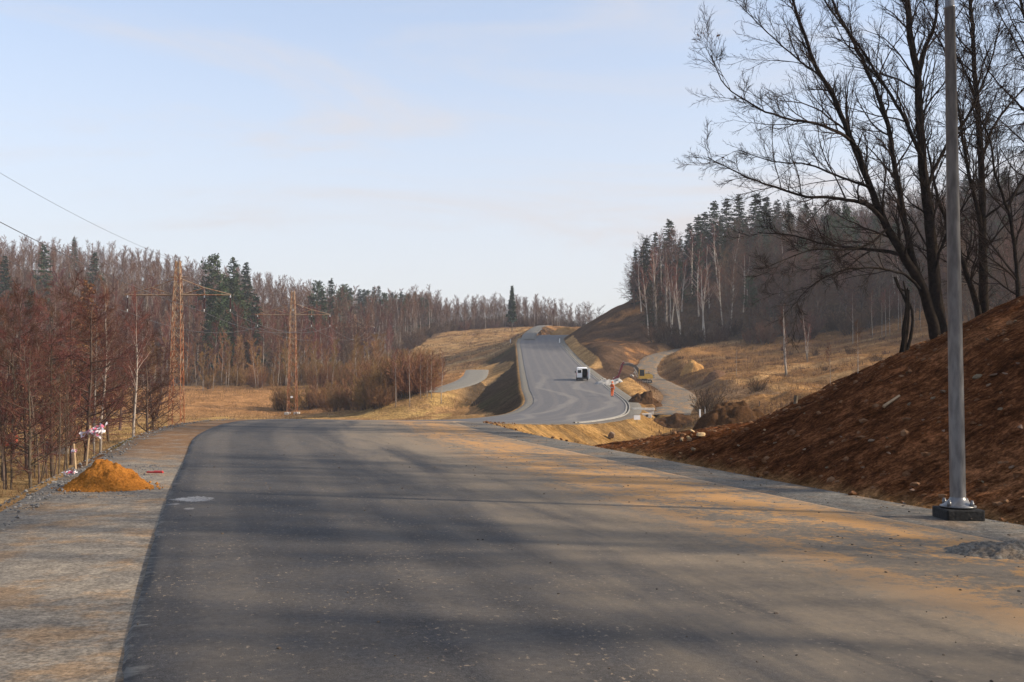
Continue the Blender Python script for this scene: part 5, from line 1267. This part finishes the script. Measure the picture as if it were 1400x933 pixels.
# ------------------------------------------------------------------ excavator
def excavator():
    p = hit(881, 524); root = empty('tracked_excavator', p, PI); tag(root, 'yellow tracked excavator with a dark red folded arm working beside the gravel track', 'excavator')
    # local +x is the way the boom points (picture left)
    k = .76; root.scale = (k,) * 3
    def tprof(L, h): 
        P = []
        for a in np.linspace(-PI / 2, PI / 2, 7): P.append((L / 2 + h / 2 * math.cos(a), h / 2 + h / 2 * math.sin(a)))
        for a in np.linspace(PI / 2, 3 * PI / 2, 7): P.append((-L / 2 + h / 2 * math.cos(a), h / 2 + h / 2 * math.sin(a)))
        return P
    for s in (-1, 1):
        mb = MB(); mb.prism(tprof(2.1, .75), s * .95 - .24, s * .95 + .24); o = mb.build('track', M['dark'], root)
        for xx in np.linspace(-.95, .95, 5):
            w = MB(); w.lathe([(0, -.27), (.2, -.27), (.22, -.2), (.22, .2), (.2, .27), (0, .27)], 12, rot=((1, 0, 0), (0, 0, 1), (0, -1, 0)), c=(xx, s * .95, .36)); w.build('roller', M['steel'], o)
    mb = MB(); mb.bbox((0, 0, .55), (1.6, 1.5, .4), .06); mb.lathe([(0, .7), (.6, .7), (.6, .92), (0, .92)], 20); mb.build('undercarriage', M['black'], root)
    mb = MB(); mb.prism([(1.3, .92), (1.3, 1.25), (.2, 1.3), (.05, 1.95), (-1.2, 1.9), (-1.55, 1.6), (-1.6, 1.0), (-1.4, .92)], -1.15, 1.15); b = mb.build('house', M['yellow'], root)
    mb = MB(); mb.bbox((-1.75, 0, 1.4), (.55, 2.2, .85), .12); mb.build('counterweight', M['steel'], root)
    mb = MB(); mb.bbox((-.6, .7, 1.96), (.9, .7, .12), .03); mb.lathe([(.05, 1.9), (.05, 2.5), (0, 2.5)], 8, c=(-.9, .2, 0)); mb.build('engine_cover', M['black'], root)
    # cab: posts, roof and glass
    cab = MB()
    for xx, yy in ((.1, .25), (.1, 1.1), (1.25, .25), (1.25, 1.1)): cab.bar((xx, yy, 1.2), (xx - (.12 if xx > 1 else 0), yy, 2.75), .045)
    cab.bbox((.62, .68, 2.78), (1.25, 1.0, .1), .04); cab.bbox((.68, .68, 1.3), (1.2, .95, .35), .03); c = cab.build('cab', M['yellow'], root)
    mb = MB(); mb.bbox((.63, .68, 2.1), (1.08, .84, 1.28), .03); mb.build('window', M['glass'], c)
    def arm(name, pts, th, mat, y=(-.18, .18)):
        P = [np.array(q) for q in pts]; up = []; dn = []
        for i, q in enumerate(P):
            d = P[min(i + 1, len(P) - 1)] - P[max(i - 1, 0)]; d = d / np.linalg.norm(d); nrm = np.array([-d[1], d[0]]); up.append(q + nrm * th[i] / 2); dn.append(q - nrm * th[i] / 2)
        mb = MB(); mb.prism([tuple(q) for q in up + dn[::-1]], y[0], y[1]); return mb.build(name, mat, root)
    bo = arm('boom', [(.9, 1.4), (1.2, 2.7), (1.9, 3.45), (3.2, 3.85), (4.35, 3.75)], [.5, .55, .55, .42, .3], M['black'], (-.6, -.22))
    mb = MB(); mb.bar((1.3, -.7, 1.5), (2.1, -.7, 3.2), .07, 8); mb.bar((1.3, -.12, 1.5), (2.1, -.12, 3.2), .07, 8); mb.bar((2.2, -.41, 3.95), (4.2, -.41, 4.25), .065, 8); mb.build('hydraulic_ram', M['steel'], bo)
    ar = arm('dipper_arm', [(4.1, 4.3), (4.45, 3.7), (4.9, 2.4), (5.25, 1.4)], [.35, .5, .4, .3], M['maroon'], (-.58, -.24))
    mb = MB(); mb.bar((4.55, -.41, 4.1), (5.2, -.41, 2.2), .07, 8); mb.bar((4.2, -.41, 4.2), (4.15, -.41, 4.55), .05, 8); mb.build('hydraulic_ram', M['steel'], ar)
    br = MB(); br.prism([(5.05, 1.55), (5.45, 1.6), (6.35, .95), (6.55, .55), (6.25, .5), (5.1, 1.15)], -.66, -.16); br.build('bucket', M['maroon'], root)
    mb = MB()
    for yy in (-.62, -.48, -.34, -.2): mb.prism([(6.5, .62), (6.75, .35), (6.45, .5)], yy - .04, yy + .04)
    mb.build('bucket_teeth', M['steel'], root)
excavator()
# rubble of white stone left of it
p0 = hit(826, 527)
M['rubble'] = plain('broken_stone', (.36, .34, .31), (.25, .235, .21), 2, .9, .2)
heap('rubble_pile', 833, 526, 38, 7, M['rubble'], 'low pile of white broken stone beside the road near the excavator', 'rubble pile', 12, .7, .5, .35, 30)
r9 = np.random.default_rng(12); WS = [stone_mesh('white_block', M['rubble'], 40 + k, 1) for k in range(3)]
for i in range(16):
    px = r9.uniform(818, 850); place_stone(WS[i % 3], px, r9.uniform(520, 526), r9.uniform(4, 7), 'white broken stone block on the rubble pile near the excavator', 'stone_block', 'stone block', 'blocks on the rubble pile', sink=-.5)
for px, py, w in ((864, 517, 8), (868, 512, 6), (874, 518, 5)): place_stone(WS[1], px, py, w, 'white stone block lying between the rubble pile and the excavator', 'stone_block', 'stone block', 'blocks by the excavator', sink=-.3)

# ------------------------------------------------------------------ worker
def worker():
    p = hit(837, 543); 
    J = [(0, 0, .95), (0, .0, 1.12), (0, .01, 1.36), (0, .0, 1.50), (0, -.02, 1.60), (0, -.03, 1.74),
         (.19, 0, 1.43), (.25, -.06, 1.18), (.16, -.24, 1.05), (.10, -.30, 1.04), (-.19, 0, 1.43), (-.26, .03, 1.16), (-.27, -.06, .92), (-.27, -.09, .83),
         (.10, 0, .90), (.12, -.03, .50), (.13, .02, .09), (.13, -.14, .045), (-.10, 0, .90), (-.13, .05, .50), (-.15, .12, .09), (-.16, -.02, .045)]
    E = [(0, 1), (1, 2), (2, 3), (3, 4), (4, 5), (2, 6), (6, 7), (7, 8), (8, 9), (2, 10), (10, 11), (11, 12), (12, 13), (0, 14), (14, 15), (15, 16), (16, 17), (0, 18), (18, 19), (19, 20), (20, 21)]
    rad = [.15, .15, .17, .075, .085, .085, .085, .062, .05, .04, .085, .062, .05, .04, .11, .085, .06, .05, .11, .085, .06, .05]
    me = bpy.data.meshes.new('body'); me.from_pydata(J, E, []); o = bpy.data.objects.new('tmp', me); COL.objects.link(o)
    sk = o.modifiers.new('s', 'SKIN'); o.modifiers.new('u', 'SUBSURF').levels = 1
    for i, v in enumerate(me.skin_vertices[0].data): v.radius = (rad[i] * (1.15 if i < 3 else 1), rad[i] * (.85 if i < 3 else 1)); v.use_root = (i == 0)
    dg = bpy.context.evaluated_depsgraph_get(); m2 = bpy.data.meshes.new_from_object(o.evaluated_get(dg)); bpy.data.objects.remove(o)
    m2.name = 'person'
    for m in (M['hivis'], M['skin'], M['dark']): m2.materials.append(m)
    for f in m2.polygons:
        c = f.center; f.use_smooth = True
        f.material_index = 1 if (c.z > 1.5 or (c.z < .88 and abs(c.x) > .22 and c.z > .7) or (c.y < -.26 and c.z > .95)) else (2 if c.z < .12 else 0)
    b = bpy.data.objects.new('person', m2); COL.objects.link(b); b.location = p; b.rotation_euler = (0, 0, 2.4); s = .95; b.scale = (s, s, s)
    tag(b, 'worker in an orange suit and helmet standing at the kerb of the far road', 'worker')
    mb = MB(); mb.lathe([(.16, 1.69), (.125, 1.70), (.122, 1.76), (.10, 1.82), (.05, 1.86), (0, 1.87)], 16, c=(0, -.03, 0)); mb.build('helmet', M['hivis'], b, smooth=True)
    M['reflect'] = plain('reflective_band', (.7, .7, .66), None, 4, .4, .5)
    mb = MB(); mb.lathe([(.185, 1.10), (.19, 1.10), (.19, 1.15), (.185, 1.15)], 18); mb.v[0][:, 1] *= .8; mb.build('reflective_band', M['reflect'], b)
worker()

# ------------------------------------------------------------------ small roadside things
def post(px, by, ty, label, w=.12):
    p = hit(px, by); h = (by - ty) / F * p[1]
    root = empty('marker_post', p); tag(root, label, 'marker post')
    mb = MB(); mb.bbox((0, 0, h / 2 - .1), (w, w * .8, h + .2), .02); mb.build('post', M['white'], root)
    mb = MB(); mb.bbox((0, 0, h + .005), (w * 1.08, w * .9, .04), .01); mb.build('cap', M['concrete'], root)
post(957, 571, 560, 'white marker post at the ditch below the bare upright bush', .15); post(964, 566, 556, 'thin pale stake leaning beside the white marker post at the ditch', .08)
post(765, 469, 463, 'small white post on the right verge near the top of the far road', .25); post(698, 469, 464, 'small white post on the left verge near the top of the far road', .2)
p = hit(871, 580); root = empty('small_sign', p); tag(root, 'small white board on the grassy corner of the yellow embankment', 'sign')
mb = MB(); mb.bbox((0, 0, .55), (.55, .04, .38), .015, rot=None); mb.build('board', M['white'], root); mb = MB(); mb.bar((0, .04, -.1), (0, .04, .6), .025); mb.build('post', M['wood'], root)
p = hit(880, 561); root = empty('culvert_headwall', p); tag(root, 'pale concrete culvert headwall beside the embankment of the far road', 'culvert')
mb = MB(); mb.bbox((0, .3, .1), (2.2, .35, .25), .03); mb.build('coping', M['concrete'], root); mb = MB(); mb.bbox((0, .32, -.4), (2.0, .25, .85), .03); mb.build('wall', M['concrete'], root)
p = hit(884, 570); root = empty('concrete_outlet', p); tag(root, 'small grey concrete outlet block below the culvert headwall', 'culvert outlet')
mb = MB(); mb.bbox((0, 0, .1), (.9, .6, .4), .04); mb.build('block', M['concrete'], root); mb = MB(); mb.lathe([(0, 0), (.13, 0), (.13, .02), (0, .02)], 14, rot=((1, 0, 0), (0, 0, -1), (0, 1, 0)), c=(0, -.32, .1)); mb.build('pipe_mouth', M['inside'], root)
for i, (px, by, ty) in enumerate(((1087, 551, 541), (993, 558, 548), (1038, 556, 549))):
    p = hit(px, by); mb = MB(); mb.bar((0, 0, -.1), (.03, 0, (by - ty) / F * p[1]), .05, 6); o = mb.build('fence_post', M['brownbark']); o.location = p
    tag(o, 'short weathered wooden fence post at the near edge of the right meadow', 'fence post', 'fence posts at the meadow edge')

# ------------------------------------------------------------------ light, sky, air, camera
SUN_EL = math.radians(27); SUN_AZ = math.radians(100)      # azimuth clockwise from +Y
sd = Vector((math.sin(SUN_AZ) * math.cos(SUN_EL), math.cos(SUN_AZ) * math.cos(SUN_EL), math.sin(SUN_EL)))
L = bpy.data.lights.new('sun', 'SUN'); L.energy = 4.2; L.angle = math.radians(.7); L.color = (1, .86, .68)
lo = bpy.data.objects.new('sun', L); COL.objects.link(lo); lo.rotation_euler = sd.to_track_quat('Z', 'Y').to_euler(); lo.location = (60, -20, 80)
W = bpy.data.worlds.new('World'); scene.world = W; W.use_nodes = True; nt = W.node_tree; bg = nt.nodes['Background']
sky = nt.nodes.new('ShaderNodeTexSky'); sky.sky_type = 'NISHITA'; sky.sun_disc = False; sky.sun_elevation = SUN_EL; sky.sun_rotation = SUN_AZ
sky.air_density = 1.0; sky.dust_density = 1.2; sky.ozone_density = 1.2; sky.altitude = 400
tc = nt.nodes.new('ShaderNodeTexCoord'); mp_ = nt.nodes.new('ShaderNodeMapping'); mp_.inputs['Scale'].default_value = (1.2, 2.0, 7.0); mp_.inputs['Rotation'].default_value = (0, .25, .3)
cn = nt.nodes.new('ShaderNodeTexNoise'); cn.inputs['Scale'].default_value = 1.6; cn.inputs['Detail'].default_value = 7; cn.inputs['Roughness'].default_value = .62; cn.inputs['Distortion'].default_value = .7
nt.links.new(tc.outputs['Generated'], mp_.inputs[0]); nt.links.new(mp_.outputs[0], cn.inputs['Vector'])
mr = nt.nodes.new('ShaderNodeMapRange'); mr.interpolation_type = 'SMOOTHSTEP'
for i, v_ in enumerate((.46, .80, .0, .55)): mr.inputs[i + 1].default_value = v_
nt.links.new(cn.outputs['Fac'], mr.inputs[0])
mx = nt.nodes.new('ShaderNodeMix'); mx.data_type = 'RGBA'; sz = nt.nodes.new('ShaderNodeSeparateXYZ'); nt.links.new(tc.outputs['Generated'], sz.inputs[0])
hz_ = nt.nodes.new('ShaderNodeMapRange'); hz_.interpolation_type = 'SMOOTHSTEP'
for i, v_ in enumerate((0.0, .42, .86, .30)): hz_.inputs[i + 1].default_value = v_
nt.links.new(sz.outputs[2], hz_.inputs[0])
ad = nt.nodes.new('ShaderNodeMath'); ad.operation = 'ADD'; ad.use_clamp = True; nt.links.new(mr.outputs[0], ad.inputs[0]); nt.links.new(hz_.outputs[0], ad.inputs[1])
nt.links.new(ad.outputs[0], mx.inputs[0]); nt.links.new(sky.outputs[0], mx.inputs[6]); mx.inputs[7].default_value = (2.80, 2.70, 2.76, 1)
nt.links.new(mx.outputs[2], bg.inputs[0]); bg.inputs[1].default_value = .15
# air
if True:
    t = bpy.data.materials.new('haze_air'); t.use_nodes = True; N = t.node_tree; N.nodes.remove(N.nodes['Principled BSDF'])
    v = N.nodes.new('ShaderNodeVolumePrincipled'); v.inputs['Color'].default_value = (.86, .9, 1, 1); v.inputs['Density'].default_value = .00026; v.inputs['Anisotropy'].default_value = .2
    N.links.new(v.outputs[0], N.nodes['Material Output'].inputs['Volume'])
    mb = MB(); mb.box((0, 350, 44), (1440, 860, 104)); o = mb.build('haze', t); tag(o, 'thin bluish haze in the air', 'haze', kind='stuff')
    o.visible_shadow = True
cam = bpy.data.cameras.new('camera'); co = bpy.data.objects.new('camera', cam); COL.objects.link(co)
cam.sensor_width = 36; cam.lens = 36 * F / 1400; cam.clip_end = 5000; cam.clip_start = .1
co.location = CAM; co.rotation_euler = (PI / 2 + PITCH, 0, 0); scene.camera = co
vs = scene.view_settings; vs.view_transform = 'Standard'; vs.look = 'None'; vs.gamma = 1; vs.exposure = .88; vs.use_curve_mapping = False
scene.cycles.max_bounces = 6; scene.cycles.volume_bounces = 0; scene.cycles.diffuse_bounces = 3
